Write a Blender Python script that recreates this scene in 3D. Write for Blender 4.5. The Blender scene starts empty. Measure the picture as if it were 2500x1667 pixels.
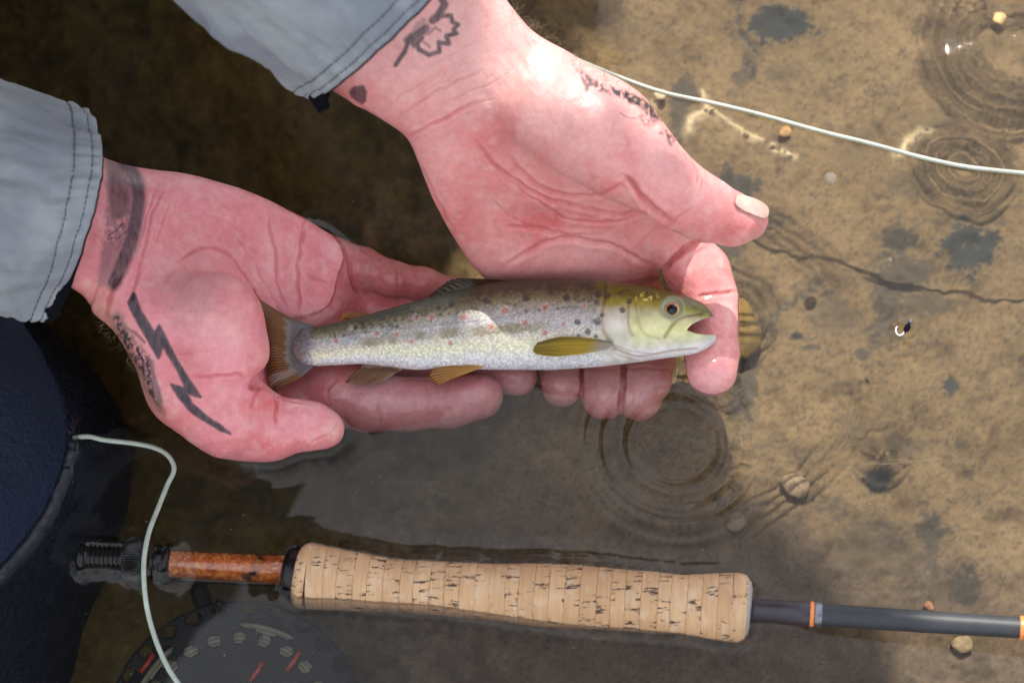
import bpy, math, random
import numpy as np
from mathutils import Matrix, Vector

# ------------------------------------------------------------------ camera, sky, sun, exposure
SC = bpy.context.scene
COL = SC.collection
W, D, T = 0.45, 0.95, math.radians(25)
S = W / 2500.0
cT, sT = math.cos(T), math.sin(T)
cam = bpy.data.cameras.new('camera')
cam_o = bpy.data.objects.new('camera', cam)
COL.objects.link(cam_o)
SC.camera = cam_o
cam_o.location = (0, -D * sT, D * cT)
cam_o.rotation_euler = (T, 0, 0)
cam.sensor_width = 36
cam.lens = 36 * D / W
cam.clip_start = 0.02
cam.clip_end = 400
cam.dof.use_dof = True
cam.dof.focus_distance = D - 0.012
cam.dof.aperture_fstop = 9.0

SUN_EL, SUN_AZ = math.radians(60), math.radians(84)      # azimuth from +x
sun_dir = Vector((math.cos(SUN_EL) * math.cos(SUN_AZ), math.cos(SUN_EL) * math.sin(SUN_AZ), math.sin(SUN_EL)))
world = bpy.data.worlds.new('World')
SC.world = world
world.use_nodes = True
wn = world.node_tree
bg = wn.nodes['Background']
bg.inputs['Strength'].default_value = 0.1
sky = wn.nodes.new('ShaderNodeTexSky')
sky.sky_type = 'NISHITA'
sky.sun_disc = False
sky.sun_elevation = SUN_EL
sky.sun_rotation = math.pi / 2 - SUN_AZ
tc = wn.nodes.new('ShaderNodeTexCoord')
cn = wn.nodes.new('ShaderNodeTexNoise')
cn.inputs['Scale'].default_value = 2.2
cn.inputs['Detail'].default_value = 6
cn.inputs['Roughness'].default_value = 0.55
cr = wn.nodes.new('ShaderNodeValToRGB')
cr.color_ramp.elements[0].position = 0.40
cr.color_ramp.elements[1].position = 0.58
cm = wn.nodes.new('ShaderNodeMix')
cm.data_type = 'RGBA'
cm.inputs['B'].default_value = (13.5, 14.0, 15.0, 1)            # bright broken cloud
wn.links.new(tc.outputs['Generated'], cn.inputs['Vector'])
wn.links.new(cn.outputs[0], cr.inputs[0])
wn.links.new(cr.outputs[0], cm.inputs['Factor'])
wn.links.new(sky.outputs[0], cm.inputs['A'])
wn.links.new(cm.outputs['Result'], bg.inputs['Color'])

sun = bpy.data.lights.new('sun', 'SUN')
sun.energy = 4.7
sun.angle = math.radians(0.5)
sun.color = (1.0, 0.95, 0.87)
sun.cycles.is_caustics_light = True
sun_o = bpy.data.objects.new('sun', sun)
COL.objects.link(sun_o)
sun_o.rotation_euler = sun_dir.to_track_quat('Z', 'Y').to_euler()
sun_o.location = sun_dir * 3
vs = SC.view_settings
vs.view_transform = 'Standard'
vs.look = 'None'
vs.gamma = 1
vs.use_curve_mapping = False
vs.exposure = 0.36
SC.cycles.max_bounces = 10
SC.cycles.transparent_max_bounces = 12

# ------------------------------------------------------------------ frames and projection
def f2w(a):
    a = np.asarray(a, float)
    x, y, z = a[..., 0], a[..., 1], a[..., 2]
    return np.stack([x, y * cT - z * sT, y * sT + z * cT], -1)

def w2f(a):
    a = np.asarray(a, float)
    x, y, z = a[..., 0], a[..., 1], a[..., 2]
    return np.stack([x, y * cT + z * sT, -y * sT + z * cT], -1)

def Pw(px, py, h=0.0):
    """point of the place seen at a photo pixel, at height h over the water (bent at the water when below it)"""
    xn, yn = (px - 1250) * S, (833.5 - py) * S
    hh = max(h, 0.0)
    z = (hh - yn * sT) / (cT - yn * sT / D)
    k = (D - z) / D
    p = f2w((xn * k, yn * k, z))
    if h < 0:
        c = np.array([0, -D * sT, D * cT])
        d = (p - c) / np.linalg.norm(p - c)
        e = 1 / 1.09
        ci = -d[2]
        r = e * d + (e * ci - math.sqrt(1 - e * e * (1 - ci * ci))) * np.array([0, 0, 1.0])
        p = p + r * (-h / -r[2])
    return p

def Pf(px, py, h=0.0):
    return w2f(Pw(px, py, h))

def to_px(vf):
    """photo pixel of points given in the camera-aligned frame"""
    k = D / (D - vf[..., 2])
    return 1250 + vf[..., 0] * k / S, 833.5 - vf[..., 1] * k / S

# ------------------------------------------------------------------ noise
def vnoise(x, y, seed=0):
    rs = np.random.RandomState(seed)
    g = rs.rand(64, 64).astype(np.float32)
    xi, yi = np.floor(x).astype(int), np.floor(y).astype(int)
    fx, fy = x - xi, y - yi
    fx = fx * fx * (3 - 2 * fx)
    fy = fy * fy * (3 - 2 * fy)
    a, b = g[yi % 64, xi % 64], g[yi % 64, (xi + 1) % 64]
    c, d = g[(yi + 1) % 64, xi % 64], g[(yi + 1) % 64, (xi + 1) % 64]
    return (a * (1 - fx) + b * fx) * (1 - fy) + (c * (1 - fx) + d * fx) * fy

def fbm(x, y, octv=4, seed=0, gain=0.5):
    s, a, t = 0, 1.0, 0
    for i in range(octv):
        s = s + a * vnoise(x * 2 ** i + 17.3 * i, y * 2 ** i + 9.1 * i, seed + i)
        t += a
        a *= gain
    return s / t

def sstep(a, b, x):
    t = np.clip((x - a) / (b - a), 0, 1)
    return t * t * (3 - 2 * t)

def seg_dist(x, y, pts):
    """distance to a polyline, and the running fraction of the nearest point"""
    pts = np.asarray(pts, float)
    L = np.concatenate([[0], np.cumsum(np.hypot(*np.diff(pts[:, :2], axis=0).T))])
    best = np.full(np.shape(x), 1e9)
    tt = np.zeros(np.shape(x))
    for i in range(len(pts) - 1):
        ax, ay = pts[i][:2]
        bx, by = pts[i + 1][:2]
        dx, dy = bx - ax, by - ay
        t = np.clip(((x - ax) * dx + (y - ay) * dy) / (dx * dx + dy * dy + 1e-12), 0, 1)
        d = np.hypot(x - ax - t * dx, y - ay - t * dy)
        m = d < best
        best = np.where(m, d, best)
        tt = np.where(m, (L[i] + t * (L[i + 1] - L[i])) / L[-1], tt)
    return best, tt

def poly_sdf(x, y, pts):
    pts = np.asarray(pts, float)
    d = np.full(np.shape(x), 1e9)
    ins = np.zeros(np.shape(x), bool)
    n = len(pts)
    for i in range(n):
        ax, ay = pts[i][:2]
        bx, by = pts[(i + 1) % n][:2]
        dx, dy = bx - ax, by - ay
        t = np.clip(((x - ax) * dx + (y - ay) * dy) / (dx * dx + dy * dy + 1e-12), 0, 1)
        d = np.minimum(d, np.hypot(x - ax - t * dx, y - ay - t * dy))
        c = (ay > y) != (by > y)
        with np.errstate(divide='ignore', invalid='ignore'):
            ins ^= c & (x < (bx - ax) * (y - ay) / (by - ay if by != ay else 1e-12) + ax)
    return np.where(ins, -d, d)

def smooth_poly(pts, n=6):
    """closed Catmull-Rom through the points"""
    p = np.asarray(pts, float)
    m = len(p)
    out = []
    for i in range(m):
        a, b, c, d = p[i - 1], p[i], p[(i + 1) % m], p[(i + 2) % m]
        for k in range(n):
            t = k / n
            out.append(0.5 * (2 * b + (c - a) * t + (2 * a - 5 * b + 4 * c - d) * t * t + (3 * b - a - 3 * c + d) * t ** 3))
    return np.array(out)

def spline(pts, n=8):
    p = [np.asarray(q, float) for q in pts]
    p = [2 * p[0] - p[1]] + p + [2 * p[-1] - p[-2]]
    out = []
    for i in range(1, len(p) - 2):
        a, b, c, d = p[i - 1:i + 3]
        for k in range(n):
            t = k / n
            out.append(0.5 * (2 * b + (c - a) * t + (2 * a - 5 * b + 4 * c - d) * t * t + (3 * b - a - 3 * c + d) * t ** 3))
    out.append(p[-2])
    return np.array(out)

class TPS:
    def __init__(s, xy, v, lam=1e-6):
        xy = np.asarray(xy, float)
        n = len(xy)
        s.xy = xy
        K = s.k(np.hypot(xy[:, None, 0] - xy[None, :, 0], xy[:, None, 1] - xy[None, :, 1])) + lam * np.eye(n)
        Pm = np.c_[np.ones(n), xy]
        A = np.block([[K, Pm], [Pm.T, np.zeros((3, 3))]])
        s.w = np.linalg.lstsq(A, np.r_[v, 0, 0, 0], rcond=None)[0]
    def k(s, r):
        return r * r * np.log(r + 1e-9)
    def __call__(s, x, y):
        o = s.w[-3] + s.w[-2] * x + s.w[-1] * y
        for i in range(len(s.xy)):
            o = o + s.w[i] * s.k(np.hypot(x - s.xy[i, 0], y - s.xy[i, 1]))
        return o

# ------------------------------------------------------------------ implicit surfaces
class Field:
    def __init__(s, lo, hi, h):
        s.lo, s.h = np.array(lo, float), h
        n = np.ceil((np.array(hi) - s.lo) / h).astype(int) + 1
        s.n = n
        s.ax = [(s.lo[i] + h * np.arange(n[i])).astype(np.float32) for i in range(3)]
        s.f = np.full(n, 0.03, np.float32)
    def box(s, lo, hi):
        a = np.clip(np.floor((np.array(lo) - s.lo) / s.h).astype(int), 0, s.n)
        b = np.clip(np.ceil((np.array(hi) - s.lo) / s.h).astype(int) + 1, 0, s.n)
        return tuple(slice(a[i], b[i]) for i in range(3))
    def grid(s, sl):
        return s.ax[0][sl[0]][:, None, None], s.ax[1][sl[1]][None, :, None], s.ax[2][sl[2]][None, None, :]
    def add(s, sl, d, k):
        f = s.f[sl]
        if k > 0:
            q = np.maximum(k - np.abs(f - d), 0) / k
            s.f[sl] = np.minimum(f, d) - q * q * k * 0.25
        else:
            s.f[sl] = np.minimum(f, d)
    def cut(s, sl, d, k):
        f = s.f[sl]
        q = np.maximum(k - np.abs(f + d), 0) / k
        s.f[sl] = np.maximum(f, -d) + q * q * k * 0.25
    def cone(s, a, b, ra, rb, k=0.004, cut=False, sq=None):
        a, b = np.array(a, float), np.array(b, float)
        m = max(ra, rb) + 0.012 + k
        sl = s.box(np.minimum(a, b) - m, np.maximum(a, b) + m)
        X, Y, Z = s.grid(sl)
        d = b - a
        t = np.clip(((X - a[0]) * d[0] + (Y - a[1]) * d[1] + (Z - a[2]) * d[2]) / (d @ d + 1e-12), 0, 1)
        dz = Z - a[2] - t * d[2]
        if sq:
            dz = dz / sq
        r = np.sqrt((X - a[0] - t * d[0]) ** 2 + (Y - a[1] - t * d[1]) ** 2 + dz ** 2) - (ra + (rb - ra) * t)
        (s.cut if cut else s.add)(sl, r.astype(np.float32), k)
    def chain(s, pts, k=0.004, sq=None, kj=0.003):
        """pts: (x,y,z,r); the chain is unioned tightly in itself, then into the field"""
        g = Field.__new__(Field)
        P_ = np.array([p[:3] for p in pts]); R_ = [p[3] for p in pts]
        m = max(R_) + 0.014
        sl = s.box(P_.min(0) - m, P_.max(0) + m)
        g.lo = np.array([s.ax[i][sl[i]][0] for i in range(3)], float)
        g.h = s.h
        g.ax = [s.ax[i][sl[i]] for i in range(3)]
        g.n = np.array([len(a) for a in g.ax])
        g.f = np.full(g.n, 0.03, np.float32)
        for i in range(len(pts) - 1):
            g.cone(P_[i], P_[i + 1], R_[i], R_[i + 1], kj, sq=sq)
        s.add(sl, g.f, k)
    def slab(s, poly, ctrl, thick, rnd, k=0.006, zrange=0.2):
        """rounded plate: outline poly [(x,y,z)], middle surface through poly and ctrl points"""
        poly = np.asarray(poly, float)
        sm = smooth_poly(poly, 4)
        allp = np.vstack([poly] + ([np.asarray(ctrl, float)] if len(ctrl) else []))
        tz = TPS(allp[:, :2], allp[:, 2], 2e-5)
        m = 0.012
        sl = s.box(np.r_[sm[:, :2].min(0) - m, -9], np.r_[sm[:, :2].max(0) + m, 9])
        X, Y = s.ax[0][sl[0]][:, None], s.ax[1][sl[1]][None, :]
        X, Y = np.broadcast_arrays(X, Y)
        d2 = poly_sdf(X, Y, sm)
        zc = tz(X, Y)
        Z = s.ax[2][sl[2]][None, None, :]
        th = thick(X, Y) if callable(thick) else thick
        th = np.broadcast_to(th, X.shape)
        r = np.minimum(rnd, th)
        ex = np.maximum(d2[..., None] + r[..., None], 0)
        ez = np.abs(Z - zc[..., None]) - th[..., None] + r[..., None]
        ezp = np.maximum(ez, 0)
        d = np.sqrt(ex ** 2 + ezp ** 2) + np.minimum(np.maximum(d2[..., None] + r[..., None], ez), 0) - r[..., None]
        s.add(sl, d.astype(np.float32), k)
    def mesh(s):
        f = s.f
        n = f.shape
        ins = f < 0
        c = np.zeros((n[0] - 1, n[1] - 1, n[2] - 1), np.int8)
        for i in (0, 1):
            for j in (0, 1):
                for k in (0, 1):
                    c += ins[i:n[0] - 1 + i, j:n[1] - 1 + j, k:n[2] - 1 + k]
        act = (c > 0) & (c < 8)
        ii, jj, kk = np.nonzero(act)
        idx = np.full(act.shape, -1, np.int32)
        idx[ii, jj, kk] = np.arange(len(ii))
        V = np.zeros((len(ii), 3))
        C = np.zeros(len(ii))
        corner = [(0, 0, 0), (1, 0, 0), (0, 1, 0), (1, 1, 0), (0, 0, 1), (1, 0, 1), (0, 1, 1), (1, 1, 1)]
        for a in range(8):
            for b in range(a + 1, 8):
                ca, cb = corner[a], corner[b]
                if sum(abs(ca[q] - cb[q]) for q in range(3)) != 1:
                    continue
                fa = f[ii + ca[0], jj + ca[1], kk + ca[2]].astype(float)
                fb = f[ii + cb[0], jj + cb[1], kk + cb[2]].astype(float)
                m = (fa < 0) != (fb < 0)
                t = np.where(m, fa / np.where(m, fa - fb, 1), 0)
                p = np.array(ca, float)[None] + t[:, None] * (np.array(cb, float) - np.array(ca, float))[None]
                V += p * m[:, None]
                C += m
        V = V / C[:, None] + np.stack([ii, jj, kk], 1)
        V = V * s.h + s.lo
        F = []
        for ax in range(3):
            u, v = (ax + 1) % 3, (ax + 2) % 3
            a = [slice(None)] * 3
            b = [slice(None)] * 3
            a[ax] = slice(0, n[ax] - 1)
            b[ax] = slice(1, n[ax])
            A, B = ins[tuple(a)], ins[tuple(b)]
            e = A != B
            q = list(np.nonzero(e))
            ok = (q[u] > 0) & (q[v] > 0) & (q[u] < n[u] - 1) & (q[v] < n[v] - 1)
            q = [w[ok] for w in q]
            flip = A[tuple(q)]
            def at(du, dv):
                w = list(q)
                w[u] = w[u] - du
                w[v] = w[v] - dv
                return idx[tuple(w)]
            quad = np.stack([at(1, 1), at(0, 1), at(0, 0), at(1, 0)], 1)
            quad = np.where(flip[:, None], quad, quad[:, ::-1])
            F.append(quad)
        return V, np.concatenate(F)

def smooth(V, F, it=1, lam=0.5):
    E = np.concatenate([F[:, [0, 1]], F[:, [1, 2]], F[:, [2, 3]], F[:, [3, 0]]])
    E = np.concatenate([E, E[:, ::-1]])
    cnt = np.bincount(E[:, 0], minlength=len(V))[:, None]
    for _ in range(it):
        A = np.stack([np.bincount(E[:, 0], weights=V[E[:, 1], k], minlength=len(V)) for k in range(3)], 1)
        V = V + lam * (A / np.maximum(cnt, 1) - V)
    return V

def subdiv(V, F):
    E = np.concatenate([F[:, [0, 1]], F[:, [1, 2]], F[:, [2, 3]], F[:, [3, 0]]])
    Es = np.sort(E, 1).astype(np.int64)
    key = Es[:, 0] * len(V) + Es[:, 1]
    uk, inv = np.unique(key, return_inverse=True)
    mid = 0.5 * (V[uk // len(V)] + V[uk % len(V)])
    cen = V[F].mean(1)
    n0, nf = len(V), len(F)
    e = inv.reshape(4, nf) + n0
    c = np.arange(nf) + n0 + len(uk)
    V2 = np.concatenate([V, mid, cen])
    F2 = np.concatenate([np.stack([F[:, k], e[k], c, e[(k + 3) % 4]], 1) for k in range(4)])
    return V2, F2

def normals(V, F):
    fn = np.cross(V[F[:, 2]] - V[F[:, 0]], V[F[:, 3]] - V[F[:, 1]])
    N = np.zeros_like(V)
    for k in range(4):
        for q in range(3):
            N[:, q] += np.bincount(F[:, k], weights=fn[:, q], minlength=len(V))
    return N / (np.linalg.norm(N, axis=1, keepdims=True) + 1e-15)

# ------------------------------------------------------------------ blender helpers
def wloc(o):
    p = np.zeros(3)
    while o is not None:
        p += np.array(o.location)
        o = o.parent
    return p

def outward(V, F):
    A = np.array([V[f[0]] for f in F]); B = np.array([V[f[1]] for f in F]); C = np.array([V[f[2]] for f in F])
    c = np.asarray(V).mean(0)
    if np.einsum('ij,ij->', np.cross(B - A, C - A), (A + B + C) / 3 - c) < 0:
        F = F[:, ::-1] if isinstance(F, np.ndarray) else [tuple(f)[::-1] for f in F]
    return F

def mk(name, V, F, mat, parent=None, col=None, uv=None, smoothed=True, loc=None, extra=None):
    """one mesh object from world-space points; loc: origin of a top-level object"""
    V = np.asarray(V, float)
    if name not in ('water', 'riverbed'):
        F = outward(V, F)
    me = bpy.data.meshes.new(name)
    org = np.array(loc, float) if loc is not None else (wloc(parent) if parent else np.zeros(3))
    Vl = V - org
    if isinstance(F, np.ndarray):
        k = F.shape[1]
        me.vertices.add(len(Vl))
        me.vertices.foreach_set('co', Vl.astype(np.float32).ravel())
        me.loops.add(F.size)
        me.loops.foreach_set('vertex_index', F.astype(np.int32).ravel())
        me.polygons.add(len(F))
        me.polygons.foreach_set('loop_start', np.arange(0, F.size, k, dtype=np.int32))
        me.polygons.foreach_set('loop_total', np.full(len(F), k, np.int32))
        me.update(calc_edges=True)
    else:
        me.from_pydata(Vl.tolist(), [], F)
    me.validate()
    if smoothed:
        me.shade_smooth()
    if col is not None:
        a = me.attributes.new('Col', 'FLOAT_COLOR', 'POINT')
        c = np.c_[np.clip(col, 0, 1), np.ones(len(V))].astype(np.float32)
        a.data.foreach_set('color', c.ravel())
    for kx, vx in (extra or {}).items():
        if np.ndim(vx) == 1:
            a = me.attributes.new(kx, 'FLOAT', 'POINT')
            a.data.foreach_set('value', np.asarray(vx, np.float32))
        else:
            a = me.attributes.new(kx, 'FLOAT_VECTOR', 'POINT')
            a.data.foreach_set('vector', np.asarray(vx, np.float32).ravel())
    me.materials.append(mat)
    o = bpy.data.objects.new(name, me)
    COL.objects.link(o)
    if parent is not None:
        o.parent = parent
        if loc is not None:
            o.location = org - wloc(parent)
    else:
        o.location = org
    o.cycles.is_caustics_receiver = True
    return o

def tag(o, label=None, cat=None, group=None, kind=None):
    for k, v in (('label', label), ('category', cat), ('group', group), ('kind', kind)):
        if v:
            o[k] = v
    return o

def empty(name, loc, label, cat, group=None):
    o = bpy.data.objects.new(name, None)
    o.location = tuple(float(q) for q in loc)
    o.empty_display_size = 0.01
    COL.objects.link(o)
    return tag(o, label, cat, group)

def tube(pts, rad, seg=10, caps=True):
    """tube along world points; rad scalar or list. returns V,F (lists of faces)"""
    pts = np.asarray(pts, float)
    n = len(pts)
    rad = np.broadcast_to(np.asarray(rad, float), (n,))
    tg = np.gradient(pts, axis=0)
    tg /= np.linalg.norm(tg, axis=1, keepdims=True) + 1e-12
    up = np.array([0, 0, 1.0]) if abs(tg[0][2]) < 0.9 else np.array([1.0, 0, 0])
    V = []
    s = np.cross(tg[0], up); s /= np.linalg.norm(s)
    for i in range(n):
        s = s - tg[i] * (s @ tg[i]); s /= np.linalg.norm(s)
        u = np.cross(s, tg[i])
        for k in range(seg):
            a = 2 * math.pi * k / seg
            V.append(pts[i] + rad[i] * (math.cos(a) * s + math.sin(a) * u))
    F = []
    for i in range(n - 1):
        for k in range(seg):
            F.append((i * seg + k, i * seg + (k + 1) % seg, (i + 1) * seg + (k + 1) % seg, (i + 1) * seg + k))
    if caps:
        F.append(tuple(range(seg))[::-1])
        F.append(tuple((n - 1) * seg + k for k in range(seg)))
    return V, F

def merge(parts):
    V, F = [], []
    for v, f in parts:
        o = len(V)
        V.extend(list(v))
        F.extend([tuple(i + o for i in q) for q in f])
    return V, F

# ------------------------------------------------------------------ materials
class NB:
    def __init__(s, name):
        s.m = bpy.data.materials.new(name)
        s.m.use_nodes = True
        s.t = s.m.node_tree
        s.b = s.t.nodes['Principled BSDF']
    def n(s, typ, **kw):
        q = s.t.nodes.new('ShaderNode' + typ)
        for k, v in kw.items():
            if k in q.inputs:
                q.inputs[k].default_value = v
            else:
                setattr(q, k, v)
        return q
    def l(s, a, b):
        s.t.links.new(a, b)
    def math(s, op, a, b=None):
        q = s.n('Math', operation=op)
        for i, v in enumerate((a, b)):
            if v is None:
                continue
            if isinstance(v, (int, float)):
                q.inputs[i].default_value = v
            else:
                s.l(v, q.inputs[i])
        return q.outputs[0]
    def mix(s, fac, a, b, blend='MIX'):
        q = s.n('Mix', data_type='RGBA', blend_type=blend)
        for k, v in (('Factor', fac), ('A', a), ('B', b)):
            if isinstance(v, (int, float)):
                q.inputs[k].default_value = v
            elif isinstance(v, tuple):
                q.inputs[k].default_value = v + (1,) if len(v) == 3 else v
            else:
                s.l(v, q.inputs[k])
        return q.outputs['Result']
    def ramp(s, fac, stops):
        q = s.n('ValToRGB')
        e = q.color_ramp.elements
        while len(e) < len(stops):
            e.new(0.5)
        for i, (p, c) in enumerate(stops):
            e[i].position = p
            e[i].color = (c, c, c, 1) if isinstance(c, (int, float)) else tuple(c) + (1,)
        s.l(fac, q.inputs[0])
        return q.outputs[0]
    def bump(s, h, dist, strength=1.0, prev=None):
        q = s.n('Bump', Strength=strength, Distance=dist)
        s.l(h, q.inputs['Height'])
        if prev is not None:
            s.l(prev, q.inputs['Normal'])
        return q.outputs[0]
    def noise(s, scale, detail=3, rough=0.5, vec=None):
        q = s.n('TexNoise', Scale=scale, Detail=detail, Roughness=rough)
        if vec is not None:
            s.l(vec, q.inputs['Vector'])
        return q.outputs[0]
    def obj(s):
        return s.n('TexCoord').outputs['Object']
    def set(s, **kw):
        for k, v in kw.items():
            k = k.replace('_', ' ')
            if isinstance(v, tuple) and len(v) == 3 and k != 'Subsurface Radius':
                v = v + (1,)
            s.b.inputs[k].default_value = v
        return s

def plain(name, col, rough=0.5, metal=0.0, **kw):
    q = NB(name)
    q.set(Base_Color=col, Roughness=rough, Metallic=metal, **kw)
    nz = q.noise(180, 3, 0.6, q.obj())
    q.l(q.mix(q.ramp(nz, [(0.3, 0.0), (0.7, 1.0)]), tuple(c * 0.82 for c in col), tuple(min(c * 1.12, 1) for c in col)), q.b.inputs['Base Color'])
    q.l(q.bump(nz, 0.0002, 0.5), q.b.inputs['Normal'])
    return q.m

def m_skin():
    q = NB('skin')
    a = q.n('Attribute', attribute_name='Col')
    ob = q.obj()
    nz = q.noise(260, 4, 0.6, ob)
    c = q.mix(q.ramp(nz, [(0.3, 0.0), (0.75, 1.0)]), a.outputs['Color'], (1.0, 0.93, 0.90), 'MULTIPLY')
    q.l(a.outputs['Color'], q.b.inputs['Base Color'])
    c2 = q.n('Mix', data_type='RGBA', blend_type='MULTIPLY')
    c2.inputs['Factor'].default_value = 1.0
    q.l(a.outputs['Color'], c2.inputs['A'])
    q.l(q.ramp(nz, [(0.25, (0.88, 0.80, 0.80)), (0.75, (1.0, 1.0, 1.0))]), c2.inputs['B'])
    q.l(c2.outputs['Result'], q.b.inputs['Base Color'])
    w = q.n('TexWave', wave_type='BANDS', bands_direction='DIAGONAL', Scale=230.0, Distortion=9.0, Detail=2.0)
    w.inputs['Detail Scale'].default_value = 0.35
    q.l(ob, w.inputs['Vector'])
    b1 = q.bump(w.outputs[0], 0.00010, 0.18)
    vo = q.n('TexVoronoi', Scale=900.0)
    q.l(ob, vo.inputs['Vector'])
    b2 = q.bump(vo.outputs['Distance'], 0.00020, 0.35, b1)
    b2 = q.bump(q.noise(170, 5, 0.65, ob), 0.0006, 0.35, b2)
    q.l(b2, q.b.inputs['Normal'])
    wet = q.n('Attribute', attribute_name='wet')
    q.l(q.math('SUBTRACT', 0.46, q.math('MULTIPLY', wet.outputs['Fac'], 0.30)), q.b.inputs['Roughness'])
    q.b.subsurface_method = 'RANDOM_WALK'
    q.set(Subsurface_Weight=0.35, Subsurface_Scale=0.0035, Subsurface_Radius=(1.0, 0.30, 0.20), Specular_IOR_Level=0.5)
    return q.m

def m_fabric(name='sleeve_fabric', c0=(0.315, 0.335, 0.35), c1=(0.22, 0.24, 0.27)):
    q = NB(name)
    ob = q.obj()
    n1 = q.noise(28, 5, 0.6, ob)
    c = q.mix(q.ramp(n1, [(0.40, 1.0), (0.62, 0.0)]), c0, c1)
    n3 = q.noise(9, 3, 0.5, ob)
    c = q.mix(q.ramp(n3, [(0.58, 0.0), (0.75, 0.35)]), c, (0.19, 0.22, 0.32))
    w1 = q.n('TexWave', wave_type='BANDS', bands_direction='X', Scale=480.0, Distortion=0.6)
    w2 = q.n('TexWave', wave_type='BANDS', bands_direction='Y', Scale=480.0, Distortion=0.6)
    q.l(ob, w1.inputs['Vector']); q.l(ob, w2.inputs['Vector'])
    wv = q.math('ADD', w1.outputs[0], w2.outputs[0])
    c = q.mix(q.math('MULTIPLY', wv, 0.06), c, (0.12, 0.14, 0.17))
    q.l(c, q.b.inputs['Base Color'])
    b = q.bump(wv, 0.00012, 0.5)
    b = q.bump(n1, 0.0012, 0.35, b)
    q.l(b, q.b.inputs['Normal'])
    q.set(Roughness=0.82, Sheen_Weight=0.15)
    return q.m

def m_attr(name, rough=0.5, metal=0.0, coat=0.0, nscale=300, nd=0.0002, ns=0.4, **kw):
    q = NB(name)
    a = q.n('Attribute', attribute_name='Col')
    q.l(a.outputs['Color'], q.b.inputs['Base Color'])
    nz = q.noise(nscale, 4, 0.6, q.obj())
    q.l(q.bump(nz, nd, ns), q.b.inputs['Normal'])
    q.set(Roughness=rough, Metallic=metal, Coat_Weight=coat, **kw)
    return q

def m_bed():
    q = NB('river_silt')
    a = q.n('Attribute', attribute_name='Col')
    ob = q.obj()
    n1 = q.noise(420, 6, 0.7, ob)
    n2 = q.noise(90, 5, 0.65, ob)
    c = q.mix(1.0, a.outputs['Color'], q.ramp(n1, [(0.30, (0.80, 0.78, 0.76)), (0.5, (0.97, 0.97, 0.97)), (0.7, (1.12, 1.10, 1.06))]), 'MULTIPLY')
    c = q.mix(1.0, c, q.ramp(n2, [(0.3, (0.84, 0.83, 0.82)), (0.55, (1.02, 1.02, 1.02)), (0.75, (1.08, 1.07, 1.04))]), 'MULTIPLY')
    q.l(c, q.b.inputs['Base Color'])
    b = q.bump(n1, 0.0006, 0.4)
    b = q.bump(n2, 0.0015, 0.4, b)
    q.l(b, q.b.inputs['Normal'])
    q.set(Roughness=0.9, Specular_IOR_Level=0.2)
    return q.m

def m_water():
    q = NB('clear_water')
    q.t.nodes.remove(q.b)
    gl = q.n('BsdfGlossy', Roughness=0.0)
    gl.inputs['Color'].default_value = (1, 1, 1, 1)
    rf = q.n('BsdfRefraction', IOR=1.09, Roughness=0.0)
    rf.inputs['Color'].default_value = (0.985, 0.975, 0.955, 1)
    fr = q.n('Fresnel', IOR=1.38)
    mx = q.n('MixShader')
    q.l(fr.outputs[0], mx.inputs[0]); q.l(rf.outputs[0], mx.inputs[1]); q.l(gl.outputs[0], mx.inputs[2])
    q.l(mx.outputs[0], q.t.nodes['Material Output'].inputs['Surface'])
    return q.m

def m_fish():
    q = m_attr('trout_skin', rough=0.38, metal=0.0, coat=0.18)
    t = q.t
    sc_ = q.n('Attribute', attribute_name='suv')
    gate = q.n('Attribute', attribute_name='scaly')
    vo = q.n('TexVoronoi', Scale=1.0, Randomness=0.75)
    vo.feature = 'F1'
    q.l(sc_.outputs['Vector'], vo.inputs['Vector'])
    dist = vo.outputs['Distance']
    cell = q.ramp(vo.outputs['Color'], [(0.15, (0.84, 0.84, 0.86)), (0.5, (1.0, 1.0, 1.0)), (0.85, (1.10, 1.10, 1.13))])
    edge = q.ramp(dist, [(0.25, (1.10, 1.10, 1.12)), (0.66, (0.74, 0.73, 0.72))])
    a = q.n('Attribute', attribute_name='Col')
    c = q.mix(gate.outputs['Fac'], a.outputs['Color'], q.mix(1.0, q.mix(1.0, a.outputs['Color'], cell, 'MULTIPLY'), edge, 'MULTIPLY'))
    q.l(c, q.b.inputs['Base Color'])
    h = q.math('MULTIPLY', q.math('SUBTRACT', 1.0, dist), gate.outputs['Fac'])
    nz = q.noise(500, 3, 0.6, q.obj())
    b = q.bump(h, 0.0003, 0.35)
    b = q.bump(nz, 0.00015, 0.4, b)
    q.l(b, q.b.inputs['Normal'])
    q.set(Coat_Roughness=0.08, Specular_IOR_Level=0.6)
    return q.m

def m_fin(name, rough=0.25, trans=0.25):
    q = m_attr(name, rough=rough, coat=0.3, nscale=600, nd=0.0001)
    q.set(Coat_Roughness=0.1, Coat_Weight=.12)
    a = q.n('Attribute', attribute_name='Col')
    tr = q.n('BsdfTranslucent')
    q.l(a.outputs['Color'], tr.inputs['Color'])
    mx = q.n('MixShader')
    mx.inputs[0].default_value = trans
    q.l(q.b.outputs[0], mx.inputs[1]); q.l(tr.outputs[0], mx.inputs[2])
    q.l(mx.outputs[0], q.t.nodes['Material Output'].inputs['Surface'])
    return q.m

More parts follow.
